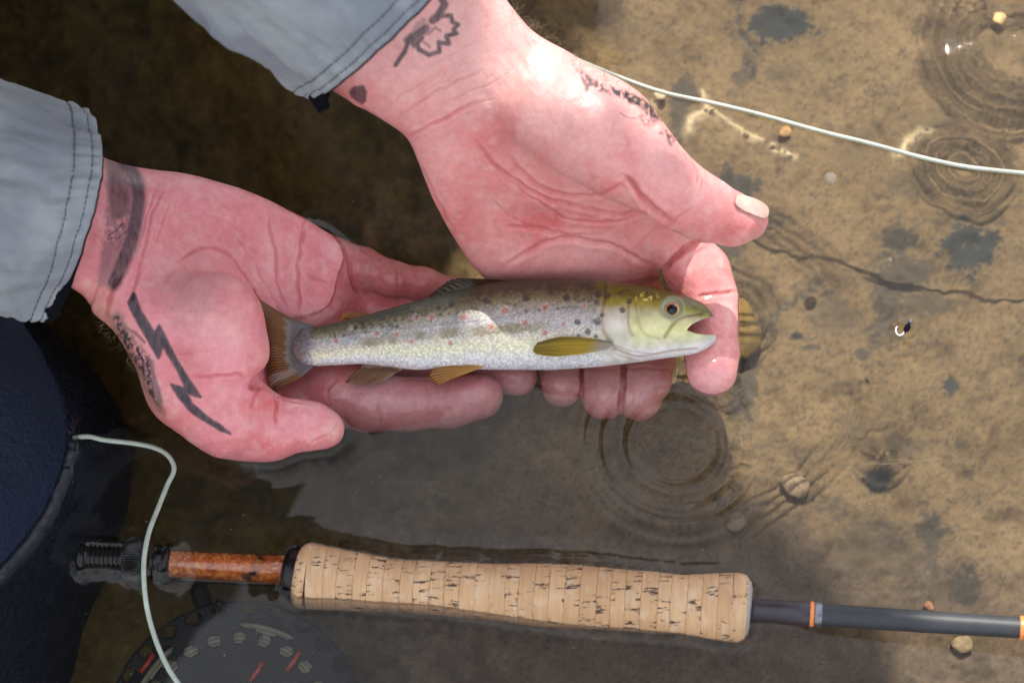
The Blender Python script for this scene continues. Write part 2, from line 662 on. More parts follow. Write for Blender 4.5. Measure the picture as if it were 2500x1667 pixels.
def m_cork():
    q = NB('cork')
    ob = q.obj()
    oi = q.n('ObjectInfo')
    rnd = oi.outputs['Random']
    cmb = q.n('CombineXYZ')
    q.l(q.math('MULTIPLY', rnd, 40.0), cmb.inputs[0]); q.l(q.math('MULTIPLY', rnd, 17.0), cmb.inputs[1]); q.l(q.math('MULTIPLY', rnd, 9.0), cmb.inputs[2])
    def vec(sx, sy):
        mp = q.n('VectorMath', operation='MULTIPLY')
        mp.inputs[1].default_value = (sx, sy, sy)
        q.l(ob, mp.inputs[0])
        ad = q.n('VectorMath', operation='ADD')
        q.l(mp.outputs[0], ad.inputs[0]); q.l(cmb.outputs[0], ad.inputs[1])
        return ad.outputs[0]
    grain = q.noise(1, 5, 0.6, vec(900, 60))          # fine growth lines round the grip
    pit = q.noise(1, 4, 0.65, vec(110, 620))          # dark pores running along it
    blot = q.noise(1, 3, 0.5, vec(160, 110))
    base = q.mix(rnd, (0.52, 0.30, 0.145), (0.61, 0.375, 0.195))
    c = q.mix(q.ramp(grain, [(0.35, 0.38), (0.52, 0.0)]), base, (0.38, 0.19, 0.09))
    c = q.mix(q.ramp(blot, [(0.5, 0.0), (0.75, 0.5)]), c, (0.70, 0.53, 0.37))
    pf = q.ramp(pit, [(0.575, 0.0), (0.61, 1.0)])
    pm = q.math('MULTIPLY', pf, q.ramp(q.noise(1, 2, 0.5, vec(75, 75)), [(0.47, 0.0), (0.53, 1.0)]))
    c = q.mix(pm, c, (0.055, 0.03, 0.02))
    q.l(c, q.b.inputs['Base Color'])
    b = q.bump(q.math('SUBTRACT', 1.0, pm), 0.0006, 0.7)
    b = q.bump(grain, 0.0001, 0.4, b)
    q.l(b, q.b.inputs['Normal'])
    q.set(Roughness=0.62, Coat_Weight=0.12, Coat_Roughness=0.25)
    return q.m

def m_burl():
    q = NB('burl_wood')
    ob = q.obj()
    n0 = q.noise(70, 3, 0.6, ob)
    n1 = q.n('TexNoise', Scale=170.0, Detail=8.0, Roughness=0.7, Distortion=2.5)
    q.l(ob, n1.inputs['Vector'])
    c = q.ramp(n1.outputs[0], [(0.28, (0.04, 0.01, 0.003)), (0.40, (0.32, 0.06, 0.010)), (0.50, (0.60, 0.14, 0.025)), (0.62, (0.80, 0.30, 0.07)), (0.78, (0.85, 0.50, 0.20))])
    c = q.mix(q.ramp(n0, [(0.62, 0.0), (0.70, 1.0)]), c, (0.05, 0.012, 0.006))
    q.l(c, q.b.inputs['Base Color'])
    q.set(Roughness=0.2, Coat_Weight=1.0, Coat_Roughness=0.04)
    return q.m

def m_wader():
    q = NB('wader_rubber')
    ob = q.obj()
    n1 = q.noise(420, 5, 0.6, ob)
    n2 = q.noise(40, 3, 0.5, ob)
    q.l(q.mix(n2, (0.006, 0.010, 0.026), (0.012, 0.020, 0.046)), q.b.inputs['Base Color'])
    b = q.bump(n1, 0.0030, 1.0)
    b = q.bump(q.noise(110, 3, 0.5, ob), 0.003, 0.5, b)
    q.l(b, q.b.inputs['Normal'])
    q.set(Roughness=0.42, Specular_IOR_Level=0.22)
    return q.m

M = {}
M['skin'] = m_skin()
M['fabric'] = m_fabric()
M['water'] = m_water()
M['bed'] = m_bed()
M['fish'] = m_fish()
M['fin'] = m_fin('fin_membrane')
M['cork'] = m_cork()
M['burl'] = m_burl()
M['wader'] = m_wader()
M['thread'] = plain('dark_thread', (0.055, 0.06, 0.07), 0.8)
M['cuff'] = plain('black_knit', (0.004, 0.0045, 0.008), 0.95, Specular_IOR_Level=0.1)
M['black'] = plain('black_anodised_metal', (0.010, 0.009, 0.009), 0.22, 0.35)
M['blackmatte'] = plain('black_reel_metal', (0.003, 0.0035, 0.005), 0.5, 0.0, Specular_IOR_Level=0.2)
M['nail'] = plain('fingernail', (0.66, 0.44, 0.37), 0.28, Subsurface_Weight=0.2, Subsurface_Scale=0.001)
M['line'] = plain('pale_fly_line', (0.40, 0.44, 0.36), 0.4)
M['blank'] = plain('graphite_blank', (0.028, 0.030, 0.035), 0.5)
M['wrap'] = plain('dark_wrap', (0.035, 0.026, 0.032), 0.28)
M['orange'] = plain('orange_thread', (0.85, 0.25, 0.06), 0.35)
M['silver'] = plain('silver_ring', (0.22, 0.23, 0.25), 0.3, 0.8)
M['hair'] = plain('arm_hair', (0.32, 0.22, 0.14), 0.5)
M['hook'] = plain('bright_hook_steel', (0.75, 0.72, 0.66), 0.25, 0.6)
M['eyeblack'] = plain('pupil', (0.004, 0.005, 0.010), 0.06)
M['iris'] = plain('iris_gold', (0.60, 0.36, 0.16), 0.25, 0.4)
M['pale'] = plain('backing_line', (0.17, 0.16, 0.115), 0.7)
M['red'] = plain('red_enamel', (0.30, 0.028, 0.010), 0.4)
M['stone'] = m_attr('pebble_stone', rough=0.8).m
M['hatm'] = plain('olive_felt', (0.10, 0.09, 0.06), 0.9)
M['bubble'] = plain('foam_bubble', (0.9, 0.92, 0.92), 0.05, Transmission_Weight=0.9, IOR=1.2)

# ------------------------------------------------------------------ riverbed
BEDZ = -0.066
def bed_px(V):
    """apparent photo pixel of bed points (through the water), first-order"""
    P0, P1 = Pw(1250, 833, BEDZ), Pw(1250, 833, 0)
    sh = (P0 - P1)[1]
    q = w2f(np.stack([V[:, 0], V[:, 1] - sh * 1.0, np.zeros(len(V))], -1))
    return to_px(q)

def axis_pts(lo, hi, step, far):
    a = list(np.arange(lo, hi, step))
    x, st = hi, step
    right = []
    while x < far:
        right.append(x); st *= 1.35; x += st
    x, st = lo, step
    left = []
    while x > -far:
        st *= 1.35; x -= st; left.append(x)
    return np.array(left[::-1] + a + right + [far])

def grid_mesh(xs, ys, zf):
    X, Y = np.meshgrid(xs, ys)
    Z = zf(X, Y)
    n, m = len(xs), len(ys)
    V = np.stack([X, Y, Z], -1).reshape(-1, 3)
    i = (np.arange(n - 1)[None] + np.arange(m - 1)[:, None] * n).reshape(-1)
    F = np.stack([i, i + 1, i + n + 1, i + n], -1)
    return V, F

def build_bed():
    xs = axis_pts(-0.36, 0.36, 0.0011, 60)
    ys = axis_pts(-0.22, 0.33, 0.0011, 60)
    V, F = grid_mesh(xs, ys, lambda X, Y: X * 0 + BEDZ)
    px, py = bed_px(V)
    u, v = px / 100, py / 100
    n1 = fbm(u * 0.9, v * 0.9, 5, 3)
    n2 = fbm(u * 3.1 + 5, v * 3.1, 5, 11, 0.6)
    n3 = fbm(u * 9 + 5, v * 12, 4, 23, 0.65)
    z = (n1 - 0.5) * 0.014 + (n2 - 0.5) * 0.0035 + (n3 - 0.5) * 0.0008
    sand = np.stack([0.190 + 0 * px, 0.133 + 0 * px, 0.068 + 0 * px], 1)
    n0 = fbm(u * .35 + 2, v * .35, 3, 33)
    col = sand * (0.46 + 0.40 * n2 + 0.15 * (n3 - 0.5) + .62 * n0)[:, None]
    # dark mossy growth, in patches
    dark = np.zeros(len(px))
    # slabs: polylines of cracks
    wob = lambda k: (fbm(u * 4, v * 4, 3, 40 + k) - 0.5) * 34
    cracks = [([(1835, -60), (1862, 60), (1868, 150)], 12, .9), ([(1868, 150), (1800, 230), (1700, 330), (1690, 420)], 8, .4),
              ([(1900, 790), (1990, 720), (2050, 690), (2090, 720)], 7, .8),
              ([(2240, 560), (2215, 650), (2230, 740), (2190, 830)], 20, .8), ([(2240, 540), (2330, 535), (2440, 520), (2520, 515)], 10, .5),
              ([(1880, 545), (1960, 505)], 8, .7), ([(690, 190), (675, 300), (690, 480), (740, 640)], 12, .9),
              ([(2000, 1230), (2150, 1290), (2280, 1370), (2420, 1480), (2480, 1560)], 14, .7),
              ([(1900, 1100), (2040, 1120), (2140, 1090), (2320, 1120)], 8, .35),
              ([(1980, 1500), (2060, 1400), (2160, 1420)], 8, .5), ([(1200, 1150), (1420, 1250), (1560, 1240)], 8, .2)]
    for k, (pl, wd, am) in enumerate(cracks):
        d, t = seg_dist(px + wob(k) * 1.5, py + wob(k + 9) * 1.5, pl)
        wd = wd * (.8 + 2.2 * sstep(.35, .7, n2))
        g = np.exp(-(d / wd) ** 2) * am * (.35 + .65 * sstep(.35, .55, n3))
        z -= 0.0022 * g
        dark = np.maximum(dark, g)
    blobs = [(2290, 660, 90, 60, .55), (2230, 740, 50, 130, .55), (2440, 600, 90, 80, .8), (2260, 570, 60, 30, .7), (2330, 740, 70, 40, .45),
             (1940, 10, 110, 50, .8), (1700, 190, 45, 60, .6), (1690, 260, 40, 70, .6), (1850, 150, 40, 25, .5), (1960, 140, 70, 30, .3),
             (1820, 430, 80, 60, .7), (1780, 590, 90, 40, .55), (1880, 800, 55, 28, .6), (2140, 1060, 50, 60, .25), (2400, 950, 26, 26, .75),
             (2210, 1200, 40, 35, .75), (2290, 1100, 60, 25, .3), (2350, 1330, 40, 70, .6), (2440, 1470, 60, 60, .7), (2160, 870, 20, 20, .6),
             (1990, 820, 22, 12, .8), (2030, 850, 30, 14, .5), (1850, 960, 45, 130, .55), (1500, 30, 120, 60, .1), (2100, 770, 80, 50, .35),
             (2350, 260, 90, 30, .2), (2150, 330, 60, 60, .2), (2270, 430, 70, 40, .25), (1940, 330, 60, 30, .2), (1560, 1150, 90, 60, .25),
             (1100, 1130, 130, 60, .3), (2000, 1560, 160, 60, .3), (2200, 1380, 160, 90, .28)]
    for k, (bx, by, sx, sy, am) in enumerate(blobs):
        g = np.exp(-((px - bx) / sx) ** 2 - ((py - by) / sy) ** 2)
        dark = np.maximum(dark, min(1, am * 1.25) * sstep(0.30, 0.52, g * 0.80 + (n2 - 0.5) * 0.75 + (n3 - 0.5) * 0.7))
    spk = sstep(0.60, 0.72, fbm(u * 7 + 3, v * 9, 4, 61, 0.6)) * 0.55
    spk2 = sstep(0.62, 0.70, fbm(u * 16 + 3, v * 22, 3, 71, 0.6)) * 0.5
    dark = np.clip(np.maximum(np.maximum(dark, spk * sstep(0.42, 0.6, n1)), spk2), 0, 1)
    moss = np.stack([0.040 + 0 * px, 0.043 + 0 * px, 0.040 + 0 * px], 1)
    col = col * (1 - dark[:, None]) + moss * dark[:, None]
    # left (olive) and bottom (brown) of the bed darkened: shade put into the colour
    weed = sstep(1330, 820, px + (n1 - .5) * 500 + (n2 - .5) * 200)  # mask for the painted shade at the left
    olive = np.stack([0.070 + 0 * px, 0.048 + 0 * px, 0.012 + 0 * px], 1) * (0.3 + 1.4 * n2)[:, None]
    col = col * (1 - weed[:, None]) + olive * weed[:, None]
    mud = sstep(1120, 1420, py + (n1 - .5) * 300 - 0.25 * (px - 1900) * (px > 1900)) * sstep(700, 1000, px)  # mask for the painted shade along the bottom
    low_shade_c = np.stack([0.105 + 0 * px, 0.080 + 0 * px, 0.058 + 0 * px], 1) * (0.55 + 0.9 * n2)[:, None] * (1 - 0.5 * dark[:, None])
    col = col * (1 - 0.8 * mud[:, None]) + low_shade_c * 0.8 * mud[:, None]
    # pale quartz seams
    for pl, wd in (([(1745, 190), (1760, 240), (1780, 258)], 9), ([(1705, 290), (1718, 262), (1742, 252)], 14), ([(1760, 245), (1800, 260), (1850, 295), (1905, 318)], 7), ([(1930, 330), (1955, 355), (1985, 365)], 9), ([(2250, 345), (2290, 310), (2330, 290)], 14), ([(1608, 235), (1625, 215)], 10), ([(1300, 830), (1320, 850)], 2)):
        d, t = seg_dist(px + wob(3) * .5, py + wob(5) * .5, pl)
        g = (np.exp(-(d / wd) ** 2) * sstep(0.35, 0.6, n3 + 0.12))[:, None]
        col = col * (1 - g) + np.array([0.62, 0.50, 0.30]) * g
        z += 0.0025 * g[:, 0]
    far = sstep(0.5, 3, np.hypot(V[:, 0], V[:, 1]))
    V[:, 2] += z
    V[:, 2] -= 0.25 * far
    o = mk('riverbed', V, F, M['bed'], col=col, loc=(0, 0, BEDZ))
    tag(o, kind='structure')
build_bed()

def pebble(px, py, r, col, label, sq=0.5, seed=1, name='pebble', group=None, h=BEDZ + 0.004):
    c = Pw(px, py, h)
    F_ = []
    nu, nv = 28, 16
    rs = np.random.RandomState(seed)
    ph = rs.rand(6) * 6.28
    V = []
    for j in range(nv + 1):
        th = math.pi * j / nv
        for i in range(nu):
            a = 2 * math.pi * i / nu
            k = 1 + 0.10 * math.sin(2 * a + ph[0]) * math.sin(th) + 0.06 * math.sin(3 * a + ph[1]) * math.sin(th) + 0.04 * math.sin(5 * a + 2 * th + ph[2])
            V.append(c + r * k * np.array([math.sin(th) * math.cos(a), math.sin(th) * math.sin(a), math.cos(th) * sq]))
    for j in range(nv):
        for i in range(nu):
            F_.append((j * nu + i, (j + 1) * nu + i, (j + 1) * nu + (i + 1) % nu, j * nu + (i + 1) % nu))
    V = np.array(V)
    n = fbm(V[:, 0] * 500 + 40, V[:, 1] * 500 + 40, 3, seed)
    col = np.array(col)[None] * (0.5 + n)[:, None]
    o = mk(name, V, np.array(F_), M['stone'], col=col, loc=c - np.array([0, 0, r * sq]))
    tag(o, label, 'pebble', group)
pebble(1770, 800, 0.0165, (0.22, 0.14, 0.03), 'large rounded golden brown pebble on the bed right of the index finger', 0.45, 1)
pebble(1942, 1185, 0.0062, (0.24, 0.17, 0.10), 'oblong tan pebble on the brown bed below the dark shadow', 0.5, 2)
pebble(2268, 1478, 0.0022, (0.30, 0.13, 0.06), 'tiny orange pebble just above the rod blank', 0.6, 3)
pebble(1917, 322, 0.0032, (0.42, 0.24, 0.09), 'small orange-brown pebble in the pale seam under the fly line', 0.5, 4)
pebble(2350, 1572, 0.0044, (0.26, 0.20, 0.11), 'pale cream pebble below the rod blank at lower right', 0.5, 5)
pebble(1797, 1272, 0.0048, (0.20, 0.14, 0.085), 'flat brown pebble above the right end of the cork grip', 0.4, 6)
pebble(1612, 232, 0.0030, (0.62, 0.52, 0.34), 'small pale pebble beside the fly line near the wrist', 0.5, 7)
pebble(2440, 42, 0.0036, (0.78, 0.55, 0.25), 'small glowing yellow pebble inside the top right ripple', 0.5, 8)

# ------------------------------------------------------------------ the angler
person = empty('person', (-0.32, 0.34, BEDZ), 'angler kneeling in the water in grey-blue shirt sleeves, both tattooed hands cradling the trout', 'person')

def chpts(pts):
    out = []
    for px, py, h, r in pts:
        p = Pf(px, py, h)
        out.append((p[0], p[1], p[2], r * S * (D - p[2]) / D))
    return out

def PFs(pts):
    return np.array([Pf(*p) for p in pts])

def thickmap(base, pads):
    """plate half-thickness in the camera-aligned frame, with fleshy pads (px,py,sx,sy,angle,amp)"""
    cs = []
    for px, py, h, sx, sy, ang, amp in pads:
        p = Pf(px, py, h)
        cs.append((p[0], p[1], sx * S, sy * S, math.radians(ang), amp))
    def f(X, Y):
        t = np.full(np.shape(X), base)
        for x, y, sx, sy, a, amp in cs:
            dx, dy = X - x, Y - y
            u = dx * math.cos(a) + dy * math.sin(a)
            v = -dx * math.sin(a) + dy * math.cos(a)
            t = t + amp * np.exp(-(u / sx) ** 2 - (v / sy) ** 2)
        return t
    return f

def finish_hand(fl, pads, creases, base_col, reds, tattoos, seed, drys=None):
    V, F = fl.mesh()
    V = smooth(V, F, 2, 0.5)
    V, F = subdiv(V, F)
    V = smooth(V, F, 3, 0.5)
    N = normals(V, F)
    px, py = to_px(V)
    front = sstep(-0.1, 0.45, N[:, 2])
    disp = np.zeros(len(V))
    for (x, y, sx, sy, ang, amp) in pads:
        a = math.radians(ang)
        dx, dy = px - x, -(py - y)
        u = dx * math.cos(a) + dy * math.sin(a)
        v = -dx * math.sin(a) + dy * math.cos(a)
        disp += amp * 0.001 * np.exp(-(u / sx) ** 2 - (v / sy) ** 2)
    wobx = (fbm(px / 28, py / 28, 2, seed) - 0.5) * 9
    woby = (fbm(px / 28 + 9, py / 28, 2, seed + 5) - 0.5) * 9
    cre = np.zeros(len(V))
    for pl, wd, dp in creases:
        q = spline([(a, b) for a, b in pl], 5)
        m = (px > q[:, 0].min() - 50) & (px < q[:, 0].max() + 50) & (py > q[:, 1].min() - 50) & (py < q[:, 1].max() + 50)
        d, t = seg_dist(px[m] + wobx[m], py[m] + woby[m], q)
        wd, dp = wd * (.8 if dp < 2 else 1), dp * (.8 if dp < 2 else 1)
        en = np.clip(np.minimum(t, 1 - t) * 6 + 0.15, 0, 1)
        g = np.exp(-(d / wd) ** 2) * en
        disp[m] -= dp * 0.001 * g
        disp[m] += dp * 0.001 * 0.28 * np.exp(-((d - 2.2 * wd) / (1.2 * wd)) ** 2) * en
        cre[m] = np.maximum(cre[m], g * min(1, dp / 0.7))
    n1 = fbm(px / 45, py / 45, 4, seed + 2)
    n2 = fbm(px / 14, py / 14, 3, seed + 7)
    n3 = fbm(px / 110, py / 110, 3, seed + 13)
    disp += (n1 - 0.5) * 0.0010 + (n2 - 0.5) * 0.00030 + (n3 - .5) * 0.0012
    V = V + N * (disp * front)[:, None]
    col = np.array(base_col)[None] * np.ones((len(V), 1))
    red = np.array([0.68, 0.17, 0.165])
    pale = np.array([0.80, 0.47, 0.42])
    rm = np.clip(sstep(0.38, 0.75, n3) * 0.38 + sstep(0.4, 0.8, n1) * 0.25, 0, 1)
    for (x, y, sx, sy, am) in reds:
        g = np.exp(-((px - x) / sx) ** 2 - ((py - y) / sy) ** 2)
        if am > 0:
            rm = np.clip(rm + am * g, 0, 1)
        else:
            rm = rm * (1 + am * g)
            col = col * (1 + am * 0.8 * g[:, None]) - am * 0.8 * g[:, None] * (np.array([.92, .52, .56]) if y > 900 else pale)  # submerged fingertips painted paler to make up for light lost under water
    col = col * (1 - rm[:, None]) + red * rm[:, None]
    pm = sstep(0.45, 0.80, fbm(px / 24 + 4, py / 24, 4, seed + 21, .6)) * 0.40
    st = fbm(px / 7 + py / 30, py / 7 - px / 30, 3, seed + 51, .65)
    col = col * (0.90 + 0.20 * st)[:, None]
    col = col * (1 - pm[:, None]) + pale * pm[:, None]
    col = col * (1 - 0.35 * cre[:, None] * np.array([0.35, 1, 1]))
    ink = np.zeros(len(V))
    for typ, pts, wd, am in tattoos:
        q = np.array(pts, float)
        m = (px > q[:, 0].min() - 40) & (px < q[:, 0].max() + 40) & (py > q[:, 1].min() - 40) & (py < q[:, 1].max() + 40) & (N[:, 2] > -0.2)
        if typ == 'poly':
            d = poly_sdf(px[m], py[m], q)
            g = sstep(wd, -wd, d)
        elif typ == 'rough':
            d = poly_sdf(px[m] + wobx[m] * 1.2, py[m] + woby[m] * 1.2, q)
            g = sstep(wd, -wd, d) * sstep(0.33, 0.50, fbm(px[m] / 6, py[m] / 9, 3, seed + 31, .6))
        else:
            d, t = seg_dist(px[m] + wobx[m] * .3, py[m] + woby[m] * .3, q)
            g = sstep(wd * 1.35, wd * 0.5, d)
        g = g * am * (0.86 + 0.28 * fbm(px[m] / 5, py[m] / 22, 2, seed + 3))
        ink[m] = np.maximum(ink[m], np.clip(g, 0, 1))
    col = col * (1 - ink[:, None]) + (np.array([0.014, 0.018, 0.028]) + 0.03 * col) * ink[:, None]
    Vw = f2w(V)
    wet = np.maximum(sstep(0.5, 0.62, fbm(px / 40 + 3, py / 40, 3, seed + 41)) * 0.6, sstep(.030, .012, Vw[:, 2] + (n1 - .5) * .02))
    return Vw, F, col, wet

skin_l = (0.76, 0.285, 0.31)
skin_r = (0.80, 0.365, 0.34)

# --- hand low in the water at the left, palm up, thumb nearest the camera
palmL = [(60, 300, .075), (260, 388, .060), (367, 413, .052), (455, 424, .045), (574, 456, .032), (651, 486, .022), (708, 515, .014),
         (750, 536, .008), (796, 566, .000), (846, 603, -.008), (874, 650, -.013), (886, 720, -.018), (884, 800, -.024), (850, 880, -.030),
         (800, 1000, -.030), (717, 1085, -.012), (662, 1115, -.002), (599, 1113, .001), (532, 1088, .005), (487, 1067, .008), (449, 1047, .012),
         (398, 1010, .02), (372, 977, .025), (337, 910, .035), (308, 853, .043), (277, 805, .050), (226, 760, .058), (206, 722, .064), (60, 600, .080)]
ctrlL = [(640, 730, .000), (690, 800, -.010), (500, 620, .028), (700, 700, -.004), (780, 780, -.012), (450, 800, .038), (600, 560, .018), (560, 980, .010), (780, 640, -.004), (700, 900, -.020), (770, 890, -.026)]
lo = Pf(-90, 1230, -0.07); hi = Pf(1380, 250, 0.10)
bx = np.array([Pf(a, b, c) for a in (0, 1380) for b in (270, 1210) for c in (-.05, .09)])
fL = Field((Pf(-60, 700, 0)[0], bx[:, 1].min() - .01, bx[:, 2].min() - .005), (bx[:, 0].max() + .005, bx[:, 1].max(), bx[:, 2].max() + .01), 0.0011)
fL.slab(PFs(palmL), PFs(ctrlL), thickmap(0.0125, [(470, 740, .04, 130, 120, -40, .004), (560, 520, .02, 150, 50, -20, .0015)]), 0.0125)
# fingers
fg = Field.__new__(Field); fg.lo, fg.h, fg.n, fg.ax = fL.lo, fL.h, fL.n, fL.ax
fg.f = np.full(fL.n, 0.03, np.float32)
fg.chain(chpts([(800, 640, -.012, 52), (880, 652, -.011, 50), (957, 680, -.011, 43), (1034, 693, -.014, 40), (1110, 715, -.018, 35), (1180, 725, -.020, 30)]), 0.0012)
fg.chain(chpts([(800, 740, -.020, 58), (900, 765, -.024, 52), (1000, 775, -.026, 52), (1150, 800, -.030, 46), (1230, 810, -.030, 40)]), 0.0012)
fg.chain(chpts([(790, 830, -.022, 60), (900, 855, -.026, 56), (1050, 888, -.030, 54), (1180, 906, -.027, 53), (1262, 917, -.022, 51)]), 0.0012)
fg.chain(chpts([(740, 920, -.024, 74), (820, 960, -.021, 82), (900, 980, -.019, 74), (1000, 987, -.017, 64), (1100, 979, -.016, 65), (1171, 967, -.014, 58)]), 0.0012)
fL.add((slice(None),) * 3, fg.f, 0.007)
# thenar mound and thumb
fL.chain(chpts([(430, 760, .045, 95), (515, 790, .043, 122), (548, 858, .037, 110)]), 0.010, kj=.006)
fL.chain(chpts([(470, 940, .026, 105), (560, 1010, .018, 100), (600, 1022, .013, 90)]), 0.009, kj=.006)
fL.chain(chpts([(600, 1020, .013, 84), (668, 1046, .009, 74), (720, 1038, .007, 60), (765, 1040, .006, 55), (797, 1048, .005, 45)]), 0.004, kj=.004)
fL.cone(Pf(612, 925, .034), Pf(690, 900, .020), .0042, .006, .004, cut=True)
q2 = lambda x, y: (180 + .2551 * x, 660 + .2551 * y)
bolt = [q2(*p) for p in [(570, 215), (640, 390), (770, 600), (815, 530), (860, 610), (940, 760), (1060, 970), (1215, 1210), (1080, 1170), (1130, 1270), (1220, 1350), (1300, 1420), (1400, 1480), (1500, 1565), (1400, 1525), (1290, 1455), (1180, 1390), (1090, 1310), (1000, 1200), (930, 1090), (1080, 1130), (1000, 960), (900, 790), (850, 700), (830, 800), (810, 840), (760, 760), (700, 650), (620, 510), (545, 370), (520, 310)]]
tatL = [('poly', bolt, 2.2, .97), ('line', bolt + bolt[:1], 3.5, .9),
        ('line', [(298, 392), (318, 415), (334, 445), (338, 485), (334, 530), (322, 585), (300, 640), (278, 690)], 20, .88),
        ('poly', [(255, 385), (300, 400), (322, 450), (322, 520), (300, 535), (270, 540), (262, 470)], 10, .75), ('poly', [(250, 590), (305, 590), (290, 640), (262, 700), (236, 700)], 8, .5),
        ('rough', [(255, 385), (325, 420), (330, 540), (290, 660), (240, 700), (262, 500)], 8, .55),
        ('line', [(266, 575), (285, 562), (300, 545)], 3, .85), ('line', [(264, 584), (290, 580), (312, 562)], 3, .8),
        ('rough', [(264, 770), (290, 760), (330, 830), (370, 880), (385, 960), (402, 1012), (370, 985), (335, 915), (300, 850)], 12, .95), ('line', [(292, 800), (318, 860), (352, 930), (392, 1000)], 11, .6),
        ('line', [(268, 770), (295, 782), (308, 800), (330, 812), (352, 835)], 4, .7), ('line', [(365, 880), (375, 920), (392, 980)], 6, .75)]
creL = [([(654, 524), (674, 620), (680, 690), (700, 760)], 4, .8), ([(746, 540), (727, 632), (727, 700), (735, 770)], 5, .9),
        ([(430, 640), (500, 606), (560, 622), (605, 680), (628, 730), (632, 770)], 5, .9), ([(560, 560), (600, 610), (655, 700), (700, 790)], 4, .5),
        ([(402, 463), (372, 524), (350, 620), (318, 720)], 3.5, .6), ([(385, 450), (360, 530), (335, 620)], 3, .35), ([(420, 480), (390, 560), (372, 610)], 3, .35),
        ([(345, 655), (322, 720), (314, 740)], 4, .8), ([(298, 665), (268, 735), (257, 790)], 6, 1.6), ([(245, 690), (225, 740), (222, 775)], 5, .8),
        ([(432, 862), (480, 860), (525, 855)], 3, .35), ([(463, 919), (537, 916), (580, 912), (602, 926)], 5, 1.1),
        ([(633, 943), (622, 968), (611, 999)], 5, .9), ([(670, 962), (676, 990), (672, 1038)], 5, 1.4), ([(660, 960), (700, 978), (742, 985)], 4, .5),
        ([(823, 1022), (822, 1036), (815, 1050)], 2.2, .7), ([(760, 1078), (790, 1066), (812, 1056)], 3, .6),
        ([(820, 925), (808, 945), (794, 962)], 5, .7), ([(925, 980), (928, 1010), (930, 1046)], 4, .35), ([(1040, 930), (1046, 975), (1040, 1030)], 4, .3),
        ([(850, 612), (853, 650), (868, 705), (884, 727)], 6, 1.9), ([(752, 668), (772, 680), (800, 690)], 5, .5), ([(744, 735), (765, 750)], 4, .3),
        ([(966, 640), (972, 680), (964, 715)], 5, .3), ([(470, 480), (500, 520), (560, 545), (650, 600)], 3, .3), ([(410, 500), (470, 560), (540, 585)], 3, .3)]
padL = [(790, 620, 45, 50, 0, 1.5), (800, 740, 45, 45, 0, 1.3), (690, 640, 26, 120, 8, -.8), (545, 850, 80, 90, 0, 1.0), (560, 1010, 60, 40, -20, .8)]
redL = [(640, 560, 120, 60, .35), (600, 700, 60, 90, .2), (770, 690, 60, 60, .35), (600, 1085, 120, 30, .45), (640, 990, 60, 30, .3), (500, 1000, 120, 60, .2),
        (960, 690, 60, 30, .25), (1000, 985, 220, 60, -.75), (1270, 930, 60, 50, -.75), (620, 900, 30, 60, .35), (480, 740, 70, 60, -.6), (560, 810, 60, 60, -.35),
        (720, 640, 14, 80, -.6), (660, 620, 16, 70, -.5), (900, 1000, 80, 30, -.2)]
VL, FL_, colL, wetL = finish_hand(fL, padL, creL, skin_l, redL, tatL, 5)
# hairy wrist edge is tanner
pxl, pyl = to_px(w2f(VL))
tan = sstep(330, 250, pxl - (pyl - 740) * 0.42) * sstep(640, 760, pyl)
colL = colL * (1 - 0.55 * tan[:, None]) + np.array([0.36, 0.17, 0.10]) * 0.55 * tan[:, None] * (colL.sum(1, keepdims=True) > .3)
nail_tone = np.exp(-((pxl - 815) / 26) ** 2 - ((pyl - 1052) / 26) ** 2)[:, None] * .7
colL = colL * (1 - nail_tone) + np.array([0.66, 0.38, 0.30]) * nail_tone

# --- upper hand, palm tilted, thumb raised, fingers curling under the trout
palmR = [(560, 20, .150), (840, 238, .108), (885, 264, .102), (936, 294, .095), (992, 335, .086), (1020, 393, .074), (1048, 466, .058), (1078, 525, .043),
         (1103, 572, .030), (1133, 619, .016), (1170, 668, .000), (1250, 720, -.016), (1400, 740, -.020), (1520, 725, -.016), (1600, 680, -.008), (1668, 640, .004),
         (1716, 600, .014), (1708, 545, .030), (1690, 480, .050), (1694, 410, .066), (1652, 347, .076), (1613, 296, .084), (1588, 257, .089), (1554, 226, .093), (1503, 200, .097),
         (1452, 175, .101), (1396, 137, .106), (1306, 80, .112), (1263, 34, .117), (1190, -60, .128), (1080, -190, .150)]
ctrlR = [(1100, 150, .105), (1300, 250, .090), (1150, 400, .066), (1300, 480, .046), (1400, 560, .022), (1250, 600, .014), (1500, 640, .000), (1500, 350, .075), (1600, 560, .022)]
bx = np.array([Pf(a, b, c) for a in (700, 1910) for b in (-110, 1060) for c in (-.055, .135)])
fR = Field((bx[:, 0].min(), bx[:, 1].min() - .002, Pf(1250, 0, -.05)[2] - .012), (bx[:, 0].max(), bx[:, 1].max(), Pf(1250, 0, .16)[2] + .012), 0.0012)
fR.slab(PFs(palmR), PFs(ctrlR), thickmap(0.0135, [(1380, 300, .09, 190, 85, -25, .006), (1090, 450, .06, 60, 140, 20, .003), (1000, 180, .10, 140, 140, 0, .005)]), 0.0135)
fg = Field.__new__(Field); fg.lo, fg.h, fg.n, fg.ax = fR.lo, fR.h, fR.n, fR.ax
fg.f = np.full(fR.n, 0.03, np.float32)
fg.chain(chpts([(1655, 600, .012, 66), (1700, 670, .003, 82), (1722, 730, -.002, 78), (1732, 790, -.003, 70), (1738, 860, .000, 65), (1737, 908, .001, 62)]), 0.001)
fg.chain(chpts([(1560, 700, -.020, 66), (1580, 800, -.026, 64), (1588, 880, -.024, 62), (1575, 930, -.021, 61), (1558, 976, -.019, 54)]), 0.0008)
